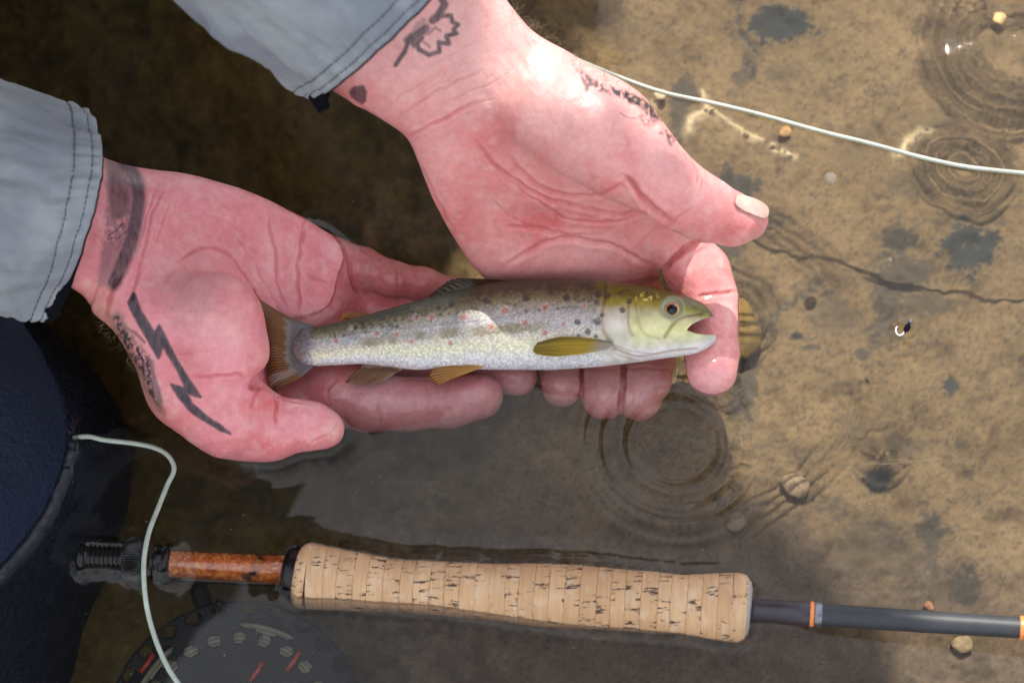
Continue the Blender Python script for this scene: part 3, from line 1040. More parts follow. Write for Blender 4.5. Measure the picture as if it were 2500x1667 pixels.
fg.chain(chpts([(1450, 720, -.024, 62), (1478, 810, -.028, 58), (1477, 890, -.026, 57), (1473, 930, -.023, 57), (1473, 973, -.020, 53)]), 0.0008)
fg.chain(chpts([(1330, 720, -.022, 58), (1362, 800, -.028, 54), (1368, 880, -.026, 53), (1371, 945, -.022, 50)]), 0.0008)
fR.add((slice(None),) * 3, fg.f, 0.005)
fR.chain(chpts([(1330, 260, .098, 110), (1440, 320, .093, 118), (1520, 385, .086, 100), (1570, 420, .082, 84)]), 0.010, kj=.006)
fR.chain(chpts([(1540, 385, .084, 96), (1612, 440, .079, 86), (1668, 482, .073, 80), (1722, 512, .067, 76), (1790, 536, .060, 62), (1828, 540, .055, 47)]), 0.005, kj=.004)
q7 = lambda x, y: (850 + .2126 * x, .2126 * y)
q4 = lambda x, y: (1400 + .2126 * x, 100 + .2126 * y)
fl_ = [q7(*p) for p in [(1010, 230), (1060, 190), (1180, 180), (1195, 255), (1262, 290), (1205, 345), (1240, 390), (1130, 420), (1155, 505), (1040, 490), (1045, 595), (930, 632), (810, 570), (790, 500), (850, 440)]]
tatR = [('line', [q7(1060, -60), q7(1110, 60), q7(1040, 165), q7(970, 240)], 10, .85), ('line', [q7(890, 330), q7(780, 410), q7(690, 470)], 12, .85), ('line', [q7(740, 420), q7(770, 510)], 11, .8),
        ('line', [q7(690, 480), q7(640, 610), q7(550, 750)], 6, .9), ('line', fl_, 6, .85), ('line', [q7(900, 400), q7(960, 370), q7(1000, 320), q7(1060, 360)], 4, .55),
        ('line', [q7(860, 480), q7(910, 510), q7(930, 540)], 4, .5), ('line', [q7(870, 240), q7(800, 300), q7(760, 380)], 8, .4),
        ('poly', [q7(*p) for p in [(10, 1040), (60, 990), (180, 975), (218, 1050), (205, 1165), (160, 1205), (30, 1110)]], 3, .82),
        ('rough', [q4(*p) for p in [(20, 290), (230, 430), (330, 470), (460, 640), (330, 590), (220, 520), (160, 590), (120, 500), (90, 370)]], 5, .85),
        ('rough', [q4(*p) for p in [(400, 510), (600, 560), (800, 660), (930, 790), (1020, 920), (850, 880), (790, 780), (650, 700), (470, 600)]], 5, 1.0),
        ('poly', [q4(*p) for p in [(560, 590), (760, 680), (900, 800), (960, 880), (840, 830), (700, 720)]], 5, .55),
        ('line', [q4(540, 830), q4(620, 885), q4(720, 890)], 2.5, .5), ('rough', [q4(*p) for p in [(690, 840), (900, 880), (1000, 910), (920, 990), (800, 960)]], 6, .6),
        ('rough', [q4(*p) for p in [(980, 1060), (1080, 1040), (1180, 1140), (1150, 1220), (1090, 1190), (1060, 1110)]], 5, .9)]
creR = [([(992, 336), (1069, 300), (1120, 270), (1163, 249)], 5, 1.2), ([(968, 290), (1035, 243), (1099, 208), (1180, 170)], 3.5, .6), ([(940, 262), (1010, 215), (1080, 170), (1160, 130)], 3, .35),
        ([(1060, 280), (1130, 230), (1200, 205), (1260, 160)], 3, .35), ([(1010, 240), (1060, 190), (1140, 150)], 3, .3), ([(1100, 290), (1150, 262), (1210, 240)], 3, .3),
        ([(1040, 170), (1100, 130), (1180, 90)], 2.5, .25), ([(990, 270), (1040, 225), (1100, 190), (1150, 160)], 2.5, .25),
        ([(1160, 342), (1196, 389), (1248, 436), (1333, 483), (1418, 508), (1503, 525), (1567, 517), (1592, 504)], 6, 1.7),
        ([(1239, 372), (1273, 419), (1333, 461), (1400, 478), (1460, 478), (1503, 457), (1532, 440)], 6, 1.1),
        ([(1222, 427), (1290, 474), (1354, 517), (1392, 542), (1480, 546), (1580, 517)], 5, .9),
        ([(1228, 650), (1300, 605), (1375, 585), (1470, 597), (1540, 620), (1600, 655)], 7, 1.3), ([(1230, 555), (1300, 560), (1380, 575)], 6, .8), ([(1180, 470), (1260, 540), (1370, 575), (1480, 575)], 4, .5),
        ([(1712, 582), (1673, 606), (1640, 635), (1616, 664)], 7, 2.6), ([(1700, 728), (1742, 717), (1798, 712)], 6, 1.1), ([(1736, 822), (1770, 824), (1800, 820)], 4, .4),
        ([(1522, 428), (1545, 448), (1567, 483), (1596, 510), (1640, 543)], 7, 2.6), ([(1640, 548), (1672, 522), (1700, 505)], 4, .6), ([(1694, 398), (1706, 420), (1704, 448)], 3.5, .9),
        ([(1712, 425), (1718, 445), (1712, 465)], 3, .6), ([(1024, 400), (1050, 450), (1078, 500), (1110, 560)], 4, .5), ([(1530, 905), (1580, 900), (1640, 905)], 4, .5), ([(1425, 905), (1470, 903), (1520, 905)], 4, .4),
        ([(1520, 870), (1524, 930), (1514, 975), (1516, 1010)], 5, 3.2), ([(1421, 870), (1422, 930), (1420, 975)], 5, 3.0),
        ([(1618, 300), (1560, 330), (1500, 340)], 2.5, .2), ([(1560, 590), (1600, 560), (1660, 545)], 3, .4)]
padR = [(1100, 470, 55, 110, -20, 1.2), (1330, 545, 120, 30, -15, -1.6), (1250, 640, 90, 30, 20, 1.2), (1420, 650, 130, 26, 0, 1.4), (1600, 590, 60, 34, 30, 1.5), (1280, 400, 30, 30, 0, -.8),
        (1480, 360, 70, 60, -20, 1.2), (1738, 900, 40, 50, 0, .6), (1655, 640, 40, 20, -40, 1)]
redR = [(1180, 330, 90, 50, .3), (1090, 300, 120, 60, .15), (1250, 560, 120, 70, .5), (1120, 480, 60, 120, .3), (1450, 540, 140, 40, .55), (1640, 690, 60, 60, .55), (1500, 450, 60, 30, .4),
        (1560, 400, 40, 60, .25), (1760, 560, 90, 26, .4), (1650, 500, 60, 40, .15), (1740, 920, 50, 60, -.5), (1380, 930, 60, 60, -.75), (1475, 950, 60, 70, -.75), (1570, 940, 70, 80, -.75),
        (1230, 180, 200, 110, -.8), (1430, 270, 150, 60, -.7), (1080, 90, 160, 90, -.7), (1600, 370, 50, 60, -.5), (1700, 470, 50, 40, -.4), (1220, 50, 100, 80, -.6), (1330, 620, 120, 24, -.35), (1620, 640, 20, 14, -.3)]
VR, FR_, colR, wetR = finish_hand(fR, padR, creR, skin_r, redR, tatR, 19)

# --- head, neck, chest and arms (they lean in over the water from beyond the frame)
fb = Field((-0.85, -0.16, 0.05), (0.50, 1.15, 1.05), 0.014)
sh_l, sh_r = np.array([-.36, .05, .56]), np.array([-.06, .60, .64])
head = np.array([-.30, .42, .82])
fb.cone(head, head + (.0, .035, -.045), .085, .072, .02)
fb.cone(head + (-.03, .03, -.03), (-.30, .38, .62), .055, .075, .03)
fb.cone(head + (0.035, -.075, -.03), head + (0.04, -.085, -.045), .016, .018, .01)       # nose
for sx in (-1, 1):
    fb.cone(head + (sx * .085, .02, -.01), head + (sx * .088, .03, -.03), .014, .01, .01)   # ears
fb.cone(sh_l, sh_r, .085, .085, .05)
wl0, wr0 = Pw(60, 500, .075), Pw(760, -10, .145)
el_l, el_r = np.array([-.50, .10, .24]), np.array([-.22, .42, .34])
fb.cone(sh_l, el_l, .05, .042, .03)
fb.cone(el_l, wl0 - (.03, 0, 0), .042, .034, .02)
fb.cone(sh_r, el_r, .05, .042, .03)
fb.cone(el_r, wr0, .042, .034, .02)
VB, FB = fb.mesh()
VB = smooth(VB, FB, 2)
colB = np.ones((len(VB), 1)) * np.array([[.60, .30, .23]])
V = np.concatenate([VL, VR, VB]); F = np.concatenate([FL_, FR_ + len(VL), FB + len(VL) + len(VR)])
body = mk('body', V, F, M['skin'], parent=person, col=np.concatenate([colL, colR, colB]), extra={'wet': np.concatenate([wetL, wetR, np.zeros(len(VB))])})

# thumbnail, bedded on the skin of the raised thumb
def nail(px, py, ang, lw, ll, Vw, lift):
    Vf = w2f(Vw)
    c = Pf(px, py, .06)
    m = (np.hypot(Vf[:, 0] - c[0], Vf[:, 1] - c[1]) < .018) & (Vf[:, 2] > c[2] - .03)
    Q = Vf[m]
    nu, nv = 30, 20
    ca, sa = math.cos(math.radians(ang)), math.sin(math.radians(ang))
    G = np.zeros((nv + 1, nu + 1, 3))
    for j in range(nv + 1):
        v = -1 + 2 * j / nv
        for i in range(nu + 1):
            u = -1 + 2 * i / nu
            r4 = (abs(u) ** 3.2 + abs(v) ** 3.2) ** (1 / 3.2)
            mx = max(abs(u), abs(v), 1e-6)
            k = mx / max(r4, 1e-6)
            x, y = u * k * ll * S, v * k * lw * S * (1 + .10 * u)
            X, Y = c[0] + x * ca - y * sa, c[1] + x * sa + y * ca
            dd = np.hypot(Q[:, 0] - X, Q[:, 1] - Y)
            sel = Q[dd < .0011, 2]
            G[j, i] = (X, Y, sel.max() if len(sel) else np.nan)
    Z = G[..., 2]
    Z[np.isnan(Z)] = np.nanmin(Z) - .0006
    for _ in range(4):
        p = np.pad(Z, 1, mode='edge')
        Z = (p[1:-1, 1:-1] * 2 + p[:-2, 1:-1] + p[2:, 1:-1] + p[1:-1, :-2] + p[1:-1, 2:]) / 6
    G[..., 2] = Z + lift
    V = f2w(G.reshape(-1, 3))
    n = nu + 1
    i = (np.arange(nu)[None] + np.arange(nv)[:, None] * n).reshape(-1)
    F_ = np.stack([i, i + 1, i + n + 1, i + n], -1)
    o = mk('fingernail', V, F_, M['nail'], parent=person)
    md = o.modifiers.new('thickness', 'SOLIDIFY'); md.thickness = 0.0012; md.offset = 0
nail(1830, 508, -17, 19, 44, VR, .0003)

# ------------------------------------------------------------------ sleeves
def sleeve(secs, name, label, nst=300, nth=260, seed=0, hem=0.030, fold=1.0):
    """secs: (C, A, Bx, By, Bz) pixel centre (px,py,h), half-chord end (px,py,h), front-bulge (dpx,dpy,depth) for each section"""
    Cs = np.array([Pf(*s[0]) for s in secs])
    As = np.array([Pf(*s[1]) for s in secs]) - Cs
    Bs = np.array([[s[2][0] * S, -s[2][1] * S, s[2][2]] for s in secs])
    n0 = len(secs)
    C = spline(Cs, nst // (n0 - 1)); A = spline(As, nst // (n0 - 1)); B = spline(Bs, nst // (n0 - 1))
    n = len(C)
    th = np.linspace(0, 2 * math.pi, nth, endpoint=False)
    dist = np.linalg.norm(np.diff(C, axis=0), axis=1)
    arc = np.concatenate([[0], np.cumsum(dist)]); back = arc[-1] - arc       # metres from the hem
    P_ = C[:, None] + np.cos(th)[None, :, None] * A[:, None] + np.sin(th)[None, :, None] * B[:, None]
    nrm = np.cos(th)[None, :, None] * A[:, None] + np.sin(th)[None, :, None] * np.array([0, 0, 1])[None, None] * np.linalg.norm(B[:, None], axis=2, keepdims=True)
    nrm /= np.linalg.norm(nrm, axis=2, keepdims=True)
    r = np.broadcast_to(back[:, None], (n, nth))
    tt = np.broadcast_to(th[None], (n, nth))
    ph = fbm(tt * 2.2 + 3, r * 16, 3, seed)
    wr = fbm(tt * 3.0, r * 22 + 5, 4, seed + 3)
    wr2 = fbm(tt * 6.0 + 3, r * 75 + tt * 2, 4, seed + 33)
    d = fold * ((wr - 0.5) * 0.013 + (wr2 - .5) * .0045 + (ph - .5) * 0.010 * sstep(0.01, .08, r))
    # hem: double layer, ridge at its inner stitch line, puckers
    inner = 0.0068
    d = d + 0.0006 * sstep(inner + .0006, inner - .0006, r)
    d = d - 0.00055 * np.exp(-((r - inner) / .0008) ** 2) - 0.0005 * np.exp(-((r - .0022) / .0008) ** 2)
    puck = (fbm(tt * 26, r * 60, 2, seed + 8) - 0.5)
    d = d + puck * 0.0024 * sstep(0.016, 0.005, r)
    d = d + (fbm(tt * 12, r * 30, 2, seed + 18) - 0.5) * 0.0020 * sstep(0.05, 0.012, r)
    P_ = P_ + nrm * d[..., None]
    V = f2w(P_.reshape(-1, 3))
    # turned-in edge and lining
    last = P_[-1]
    cen = C[-1]
    ax_ = (C[-1] - C[-2]); ax_ /= np.linalg.norm(ax_)
    ring1 = last + ax_ * 0.0006 - nrm[-1] * 0.0006
    ring2 = last - nrm[-1] * 0.0014 - ax_ * 0.0008
    ring3 = last - nrm[-1] * 0.0018 - ax_ * 0.03
    V = np.concatenate([V, f2w(ring1), f2w(ring2), f2w(ring3)])
    rows = n + 3
    i = np.arange(nth); j = (i + 1) % nth
    F_ = np.concatenate([np.stack([k * nth + i, k * nth + j, (k + 1) * nth + j, (k + 1) * nth + i], 1) for k in range(rows - 1)])
    o = mk(name, V, F_[:, ::-1], M['fabric'], parent=person)
    tag(o, label)
    # stitching: two rows of short thread dashes along the hem
    parts = []
    for off in (0.0022, inner):
        row = np.argmin(np.abs(back - off))
        ln = P_[row] + nrm[row] * 0.00022
        seg = np.linalg.norm(np.roll(ln, -1, 0) - ln, axis=1)
        cum = np.concatenate([[0], np.cumsum(seg)])
        tot = cum[-1]
        pts = np.vstack([ln, ln[:1]])
        s0 = 0
        while s0 < tot - .003:
            a = np.array([np.interp(s0 + e, cum, pts[:, q]) for e in (0, .0009, .0018) for q in range(3)]).reshape(3, 3)
            v, f = tube(f2w(a), 0.00020, 5)
            parts.append((v, f))
            s0 += 0.0025
    v, f = merge(parts)
    st = mk('stitching', v, f, M['thread'], parent=o)
    st['kind'] = 'stuff'
    return o, C[-1], P_, nrm

slL, cL, PL_, nL_ = sleeve([((-560, 380, .15), (-520, 60, .17), (30, 0, .062)), ((-250, 440, .125), (-230, 120, .145), (40, 0, .060)), ((0, 482, .090), (0, 206, .110), (60, 0, .052)),
                (( 90, 512, .078), (126, 262, .098), (92, -6, .046)), ((150, 530, .072), (196, 304, .090), (122, -28, .040))],
               'sleeve', 'grey-blue shirt sleeve at the left edge, over the lower wrist', seed=3)
slR, cR, PR_, nR_ = sleeve([((450, -560, .26), (240, -330, .24), (40, 40, .060)), ((640, -330, .215), (400, -80, .20), (40, 40, .058)), ((780, -150, .180), (545, 85, .160), (36, 44, .055)),
                ((860, -40, .162), (668, 166, .138), (34, 50, .048)), ((938, 60, .150), (770, 224, .122), (30, 56, .040))],
               'sleeve', 'grey shirt sleeve at the top of the picture, over the upper wrist', seed=11)

def cuff(Pm, nm, name_label, push, shrink, a0, a1, ext=None):
    """black knit cuff showing under the hem"""
    ring = Pm[-1]; cen = ring.mean(0)
    ax_ = (Pm[-1] - Pm[-8]).mean(0); ax_ /= np.linalg.norm(ax_)
    rows = []
    for k, off in enumerate(np.linspace(-.03, push, 14)):
        sc = shrink
        r = cen + (ring - cen) * sc + ax_ * off
        if ext is not None:
            r = r + ext(r, k / 13)
        rows.append(r)
    inner = cen + (rows[-1] - cen) * 0.97 - ax_ * .001
    rows.append(rows[-1] + ax_ * .0005 - (rows[-1] - cen) * .012)
    rows.append(cen + (ring - cen) * shrink * .95 + ax_ * (push - .002))
    rows.append(cen + (ring - cen) * shrink * .94 + ax_ * (-.03))
    V = f2w(np.concatenate(rows))
    n = len(ring)
    i = np.arange(n); j = (i + 1) % n
    F_ = np.concatenate([np.stack([k * n + i, k * n + j, (k + 1) * n + j, (k + 1) * n + i], 1) for k in range(len(rows) - 1)])
    o = mk('cuff', V, F_[:, ::-1], M['cuff'], parent=person)
    tag(o, name_label)
dL = Pf(150, 760, .055)
def extL(r, k):
    d = np.exp(-(np.linalg.norm(r - Pf(165, 745, .06), axis=1) / .02) ** 2)
    return (d * k)[:, None] * np.array([.003, -.0015, 0])
cuff(PL_, nL_, 'black knit cuff under the left-edge sleeve', .0015, .965, 0, 0, extL)
def extR(r, k):
    d = np.exp(-(np.linalg.norm(r - Pf(800, 225, .115), axis=1) / .014) ** 2)
    return (d * k)[:, None] * np.array([.0035, -.0085, 0])
cuff(PR_, nR_, 'black knit cuff under the top sleeve', .0012, .965, 0, 0, extR)

# jacket over chest and upper arms
fj = Field((-1.0, -0.2, -0.05), (0.55, 1.45, 1.10), 0.018)
fj.cone(sh_l + (0, 0, -.01), sh_r + (0, 0, -.01), .125, .125, .06)
fj.cone((-.30, .34, .54), (-.58, .74, .30), .17, .18, .08)
fj.cone(sh_l, el_l, .085, .068, .05)
fj.cone(el_l, PL_[0].mean(0) * 0 + f2w(PL_[40].mean(0)), .066, .056, .03)
fj.cone(sh_r, el_r, .085, .068, .05)
fj.cone(el_r, f2w(PR_[30].mean(0)), .062, .046, .03)
VJ, FJ = fj.mesh(); VJ = smooth(VJ, FJ, 2)
VJ = VJ + normals(VJ, FJ) * ((fbm(VJ[:, 0] * 9 + 20, VJ[:, 1] * 9 + VJ[:, 2] * 7 + 20, 4, 9) - .5) * .03)[:, None]
mk('jacket', VJ, FJ, M['fabric'], parent=person)
# brimmed hat
V, F_ = [], []
prof = [(0, .118), (.045, .115), (.078, .095), (.092, .06), (.097, .012), (.104, .002), (.122, -.006), (.134, -.014), (.136, -.017), (.120, -.010), (.100, -.003), (.0, .0)]
nn = 64
tilt = Matrix.Rotation(math.radians(-14), 3, 'X') @ Matrix.Rotation(math.radians(10), 3, 'Y')
for r, z in prof:
    for k in range(nn):
        a = 2 * math.pi * k / nn
        zz = z + (0.012 * math.sin(2 * a + 1) + .004 * math.sin(5 * a)) * (r > .12)
        V.append(np.array(tilt @ Vector((r * math.cos(a), r * math.sin(a) * 1.06, zz))) + head + (0, 0.005, .045))
for j in range(len(prof) - 1):
    for k in range(nn):
        F_.append((j * nn + k, (j + 1) * nn + k, (j + 1) * nn + (k + 1) % nn, j * nn + (k + 1) % nn))
mk('hat', V, np.array(F_), M['hatm'], parent=person)

# waders: bent knee at the lower left, legs running back under the jacket
kn = Pw(-135, 1190, -.052)
fw = Field((-.85, -.40, BEDZ - .02), (.02, 1.3, .42), 0.006)
fw.cone(kn, kn + (-.13, .13, .06), .080, .10, .02)
fw.cone(kn + (-.13, .13, .06), (-.48, .86, .20), .10, .13, .05)
fw.cone(kn, kn + (-.02, -.20, -.05), .074, .062, .02)
fw.cone(kn + (-.30, .16, -.02), (-.60, .95, .15), .085, .12, .04)
fw.cone(kn + (-.30, .16, -.02), kn + (-.36, -.10, -.04), .080, .065, .02)
fw.cone((-.52, .95, .18), (-.42, 1.0, .28), .16, .16, .05)
VW, FW = fw.mesh()
VW, FW = subdiv(smooth(VW, FW, 2), FW)
VW = smooth(VW, FW, 2)
NW = normals(VW, FW)
VW = VW + NW * ((fbm(VW[:, 0] * 22 + 30, VW[:, 1] * 22 + 30, 3, 4) - .5) * .006 + (fbm(VW[:, 0] * 260 + 30, VW[:, 1] * 420 + VW[:, 2] * 200 + 80, 3, 6) - .5) * .0009)[:, None]
wd = mk('waders', VW, FW, M['wader'], parent=person)
tag(wd, 'dark navy rubber wader knee, half under water')

# ------------------------------------------------------------------ added tree out of view, its leaves laid out to shade the water
def build_shade_tree():
    tr = empty('added_shade_tree', (-.35, 1.95, BEDZ), 'added leafy tree out of view, its bough shaped to shade the left and bottom of the water', 'tree')
    rs = random.Random(21)
    def shade(x, y):  # leaf outline drawn from the shade wanted on hands and bed
        if y < .758: return False
        if y < (.897 if x < .15 else .890): return x < .262 - .45 * max(0, y - .80) + .012 * math.sin(y * 70)
        if y < 1.045: return x < .062 + .010 * math.sin(y * 60)
        return x < .125 + .012 * math.sin(y * 50)
    V, F_ = [], []
    n = 0
    while n < 4600:
        x, y = rs.uniform(-.42, .36), rs.uniform(.75, 1.22)
        if not shade(x, y):
            continue
        z = 1.6 + rs.uniform(-.10, .10)
        k = 1 + (z - 1.6) * .0
        x += (z - 1.6) * .060; y += (z - 1.6) * .574
        a = rs.uniform(0, 6.28); L = rs.uniform(.014, .026); Wd = L * .42
        tl = rs.uniform(-.5, .5); tl2 = rs.uniform(-.4, .4)
        pts = [(-1, 0, 0), (-.45, .8, .12), (.3, .9, .1), (1.15, 0, -.15), (.3, -.9, .1), (-.45, -.8, .12)]
        o = len(V)
        for u, v_, w in pts:
            lx, ly = u * L, v_ * Wd
            V.append((x + lx * math.cos(a) - ly * math.sin(a), y + lx * math.sin(a) + ly * math.cos(a), z + w * L + tl * lx + tl2 * ly))
        F_.append((o, o + 1, o + 2, o + 3)); F_.append((o, o + 3, o + 4, o + 5))
        n += 1
    V = np.array(V)
    me = bpy.data.meshes.new('added_crown')
    me.from_pydata((V - np.array([-.35, 1.95, BEDZ])).tolist(), [], F_)
    me.materials.append(plain('green_leaf', (.055, .085, .022), .5, Transmission_Weight=0.0))
    o = bpy.data.objects.new('added_crown', me); COL.objects.link(o); o.parent = tr
    parts = [tube(spline([np.array(q) for q in ((-.35, 1.95, BEDZ - .05), (-.34, 1.93, .5), (-.30, 1.9, 1.1), (-.27, 1.88, 1.9), (-.28, 1.9, 2.6))], 8), list(np.linspace(.09, .045, 33)), 16)]
    for b in (((-.30, 1.9, 1.2), (-.25, 1.6, 1.55), (-.2, 1.25, 1.68), (-.15, .9, 1.62)), ((-.25, 1.6, 1.55), (-.05, 1.3, 1.68), (.05, 1.1, 1.66), (.08, .85, 1.6)), ((-.2, 1.25, 1.66), (-.32, 1.05, 1.66), (-.38, .85, 1.6)), ((-.1, 1.0, 1.64), (.05, .86, 1.66), (.2, .80, 1.6))):
        q = spline([np.array(p) for p in b], 8)
        parts.append(tube(q, list(np.linspace(.022, .006, len(q))), 10))
    v, f = merge(parts)
    mk('added_trunk', v, f, plain('bark', (.10, .075, .05), .9), parent=tr)
build_shade_tree()

# fine hairs on the wrists
def hairs():
    rs = random.Random(4)
    parts = []
    def strand(px, py, h, ang, ln, curl):
        p = np.array(Pf(px, py, h)); a = math.radians(ang)
        pts = []
        for i in range(6):
            t = i / 5
            pts.append(p + np.array([math.cos(a + curl * t), math.sin(a + curl * t), 0.15]) * ln * t)
        parts.append(tube(f2w(np.array(pts)), [0.00005 * (1.2 - 0.7 * i / 5) for i in range(6)], 3, caps=False))
    for (x0, y0, h0), (x1, y1, h1), n, a0 in (((1250, 20, .125), (1420, 150, .112), 70, 40), ((1420, 150, .112), (1600, 268, .098), 110, 35), ((1600, 268, .096), (1700, 400, .078), 40, 20),
                                             ((222, 775, .058), (300, 850, .044), 26, 215), ((300, 850, .044), (400, 1010, .022), 26, 205)):
        for k in range(n):
            t = rs.random()
            off = rs.uniform(-26, 2)
            nx, ny = (y1 - y0), -(x1 - x0)
            l = math.hypot(nx, ny)
            nx, ny = nx / l, ny / l
            strand(x0 + (x1 - x0) * t + nx * off * (1 if x0 > 1000 else -1), y0 + (y1 - y0) * t + ny * off * (1 if x0 > 1000 else -1), h0 + (h1 - h0) * t + .002, a0 + rs.uniform(-45, 45), rs.uniform(.002, .0048), rs.uniform(-1.2, 1.2))
    v, f = merge(parts)
    o = mk('arm_hair', v, f, M['hair'], parent=person)
    o['kind'] = 'stuff'
hairs()

# ------------------------------------------------------------------ the trout
def head_lift(X):
    """the head rests higher than the tail, on the index finger"""
    a, b = Pw(1150, 800, .006)[0], Pw(1690, 800, .006)[0]
    return .0095 * sstep(a, b, X)
FH = 0.006
trout = empty('trout', Pw(1250, 790, -.004), 'silver brown trout with red spots and open mouth, lying across both hands', 'fish')
dors = [(700, 806), (763, 800), (830, 787), (886, 774), (957, 754), (1034, 733), (1110, 713), (1187, 697), (1248, 689), (1365, 685), (1467, 689), (1544, 699), (1595, 708), (1651, 721), (1687, 732), (1710, 742), (1727, 754), (1737, 774), (1745, 800)]
vent = [(700, 886), (773, 893), (830, 889), (886, 886), (957, 893), (1008, 900), (1090, 896), (1197, 899), (1263, 899), (1355, 899), (1467, 891), (1569, 878), (1620, 871), (1687, 863), (1718, 853), (1736, 840), (1745, 826)]
dw = np.array([Pw(a, b, FH) for a, b in dors]); vw = np.array([Pw(a, b, FH) for a, b in vent])
def fish_prof(X):
    yt = np.interp(X, dw[:, 0], dw[:, 1]); yb = np.interp(X, vw[:, 0], vw[:, 1])
    t = (X - dw[0, 0]) / (Pw(1741, 800, FH)[0] - dw[0, 0])
    hz = np.interp(t, [0, .06, .3, .55, .8, .9, .97, 1.0, 1.05], [.0022, .0034, .0080, .0104, .0100, .0078, .0050, .0034, .0004])
    return yt, yb, hz
lo, hi = Pw(690, 900, FH), Pw(1755, 670, FH)
ff = Field((lo[0], lo[1] - .008, FH - .014), (hi[0], hi[1] + .004, FH + .014), 0.00045)
X1 = ff.ax[0].astype(float)
yt, yb, hz = fish_prof(X1)
ker = np.exp(-(np.arange(-14, 15) / 6.0) ** 2); ker /= ker.sum()
def sm1(a):
    p = np.concatenate([np.full(14, a[0]), a, np.full(14, a[-1])])
    return np.convolve(p, ker, 'valid')
yt, yb, hz = sm1(yt), sm1(yb), sm1(hz)
xs_ = Pw(711, 845, FH)[0]
rnd_ = np.sqrt(np.clip((X1 - xs_) / (26 * S), 0, 1))
hy = np.maximum((yt - yb) / 2 * rnd_, .0002); yc = (yt + yb) / 2
hz = np.maximum(hz * rnd_, .0002)
Xg, Yg, Zg = ff.ax[0][:, None, None], ff.ax[1][None, :, None], ff.ax[2][None, None, :]
hy_, yc_, hz_ = [a.astype(np.float32)[:, None, None] for a in (hy, yc, hz)]
e_ = 2.25
rr = (np.abs((Yg - yc_) / hy_) ** e_ + np.abs((Zg - FH) / hz_) ** e_) ** (1 / e_)
ff.f = ((rr - 1) * np.minimum(hy_, hz_)).astype(np.float32)
ff.f = np.maximum(ff.f, (xs_ - Xg)).astype(np.float32)
ff.f = np.maximum(ff.f, (Xg - Pw(1741, 800, FH)[0])).astype(np.float32)
mouth = [(1668, 808), (1682, 794), (1702, 784), (1724, 776), (1760, 774), (1775, 815), (1742, 817), (1714, 818), (1692, 815)]
mp = np.array([Pw(a, b, FH)[:2] for a, b in mouth])
XX, YY = np.broadcast_arrays(ff.ax[0][:, None].astype(float), ff.ax[1][None, :].astype(float))
dm = poly_sdf(XX, YY, mp)
mx0 = int(np.searchsorted(ff.ax[0], Pw(1650, 800, FH)[0]))
d3 = np.full(ff.f.shape, .03, np.float32)
XX3, YY3 = np.broadcast_arrays(ff.ax[0][mx0:, None, None].astype(float), (ff.ax[1][None, :, None] + (ff.ax[2][None, None, :] - FH) * math.tan(T) * .9).astype(float))
d3[mx0:] = poly_sdf(XX3, YY3, mp)
k_ = .0008
q_ = np.maximum(k_ - np.abs(ff.f + d3), 0) / k_
ff.f = np.maximum(ff.f, -d3) + q_ * q_ * k_ * .25
VF, FF = ff.mesh()
VF = smooth(VF, FF, 3, .5)
_dz = head_lift(VF[:, 0])
VF = VF + _dz[:, None] * np.array([0, -math.tan(T), 1.0])
NF = normals(VF, FF)
fx, fy = to_px(w2f(VF))
fxs = fx
top = np.interp(fx, [p[0] for p in dors], [p[1] for p in dors]); bot = np.interp(fx, [p[0] for p in vent], [p[1] for p in vent])
v = (fy - top) / (bot - top)
up = sstep(0.0, .4, NF[:, 2])
dsp = np.zeros(len(VF))
head_lines = [([(1478, 700), (1476, 730), (1468, 768), (1470, 800), (1486, 830), (1500, 850)], 4, .00075), ([(1534, 738), (1533, 770), (1536, 800), (1544, 818)], 2.5, .0004),
              ([(1552, 745), (1560, 790), (1575, 815), (1610, 826)], 3, .0003), ([(1712, 765), (1672, 772), (1648, 784), (1632, 806), (1622, 822)], 3.4, .0007),
              ([(1730, 762), (1700, 766), (1680, 774)], 2, .0003), ([(1500, 850), (1560, 872), (1640, 858), (1700, 852)], 3, .0005), ([(1480, 835), (1540, 858), (1600, 866)], 2, .0003),
              ([(1500, 718), (1530, 708), (1545, 728)], 3, .0004), ([(1482, 842), (1510, 868), (1560, 880)], 2, .0003), ([(880, 872), (1008, 872), (1120, 880)], 2, .00025)]
hl = np.zeros(len(VF))
for pl, w_, dp in head_lines:
    d, t = seg_dist(fx, fy, spline(pl, 5))
    g = np.exp(-(d / (w_ * 1.25)) ** 2)
    dsp -= dp * g
    hl = np.maximum(hl, g * min(1, dp / .0006))
for x, y, sx, sy, am in ((1505, 790, 26, 44, .0006), (1585, 795, 28, 26, .0005), (1650, 800, 22, 14, .0004), (1641, 752, 30, 26, .0007), (1510, 728, 20, 8, .0005), (1700, 750, 20, 10, .0003)):
    dsp += am * np.exp(-((fx - x) / sx) ** 2 - ((fy - y) / sy) ** 2)
er = np.hypot(fx - 1640, fy - 754)
dsp += .0007 * np.exp(-((er - 27) / 5) ** 2) - .0016 * np.exp(-(er / 20) ** 2)
VF = VF + NF * (dsp * up)[:, None]
def stops(v, S_):
    ps = [s[0] for s in S_]
    return np.stack([np.interp(v, ps, [s[1][k] for s in S_]) for k in range(3)], 1)
nA = fbm(fx / 16, fy / 16, 4, 7); nB = fbm(fx / 6, fy / 6, 3, 8); nC = fbm(fx / 50, fy / 30, 3, 9)
v2 = v + (nA - .5) * .16
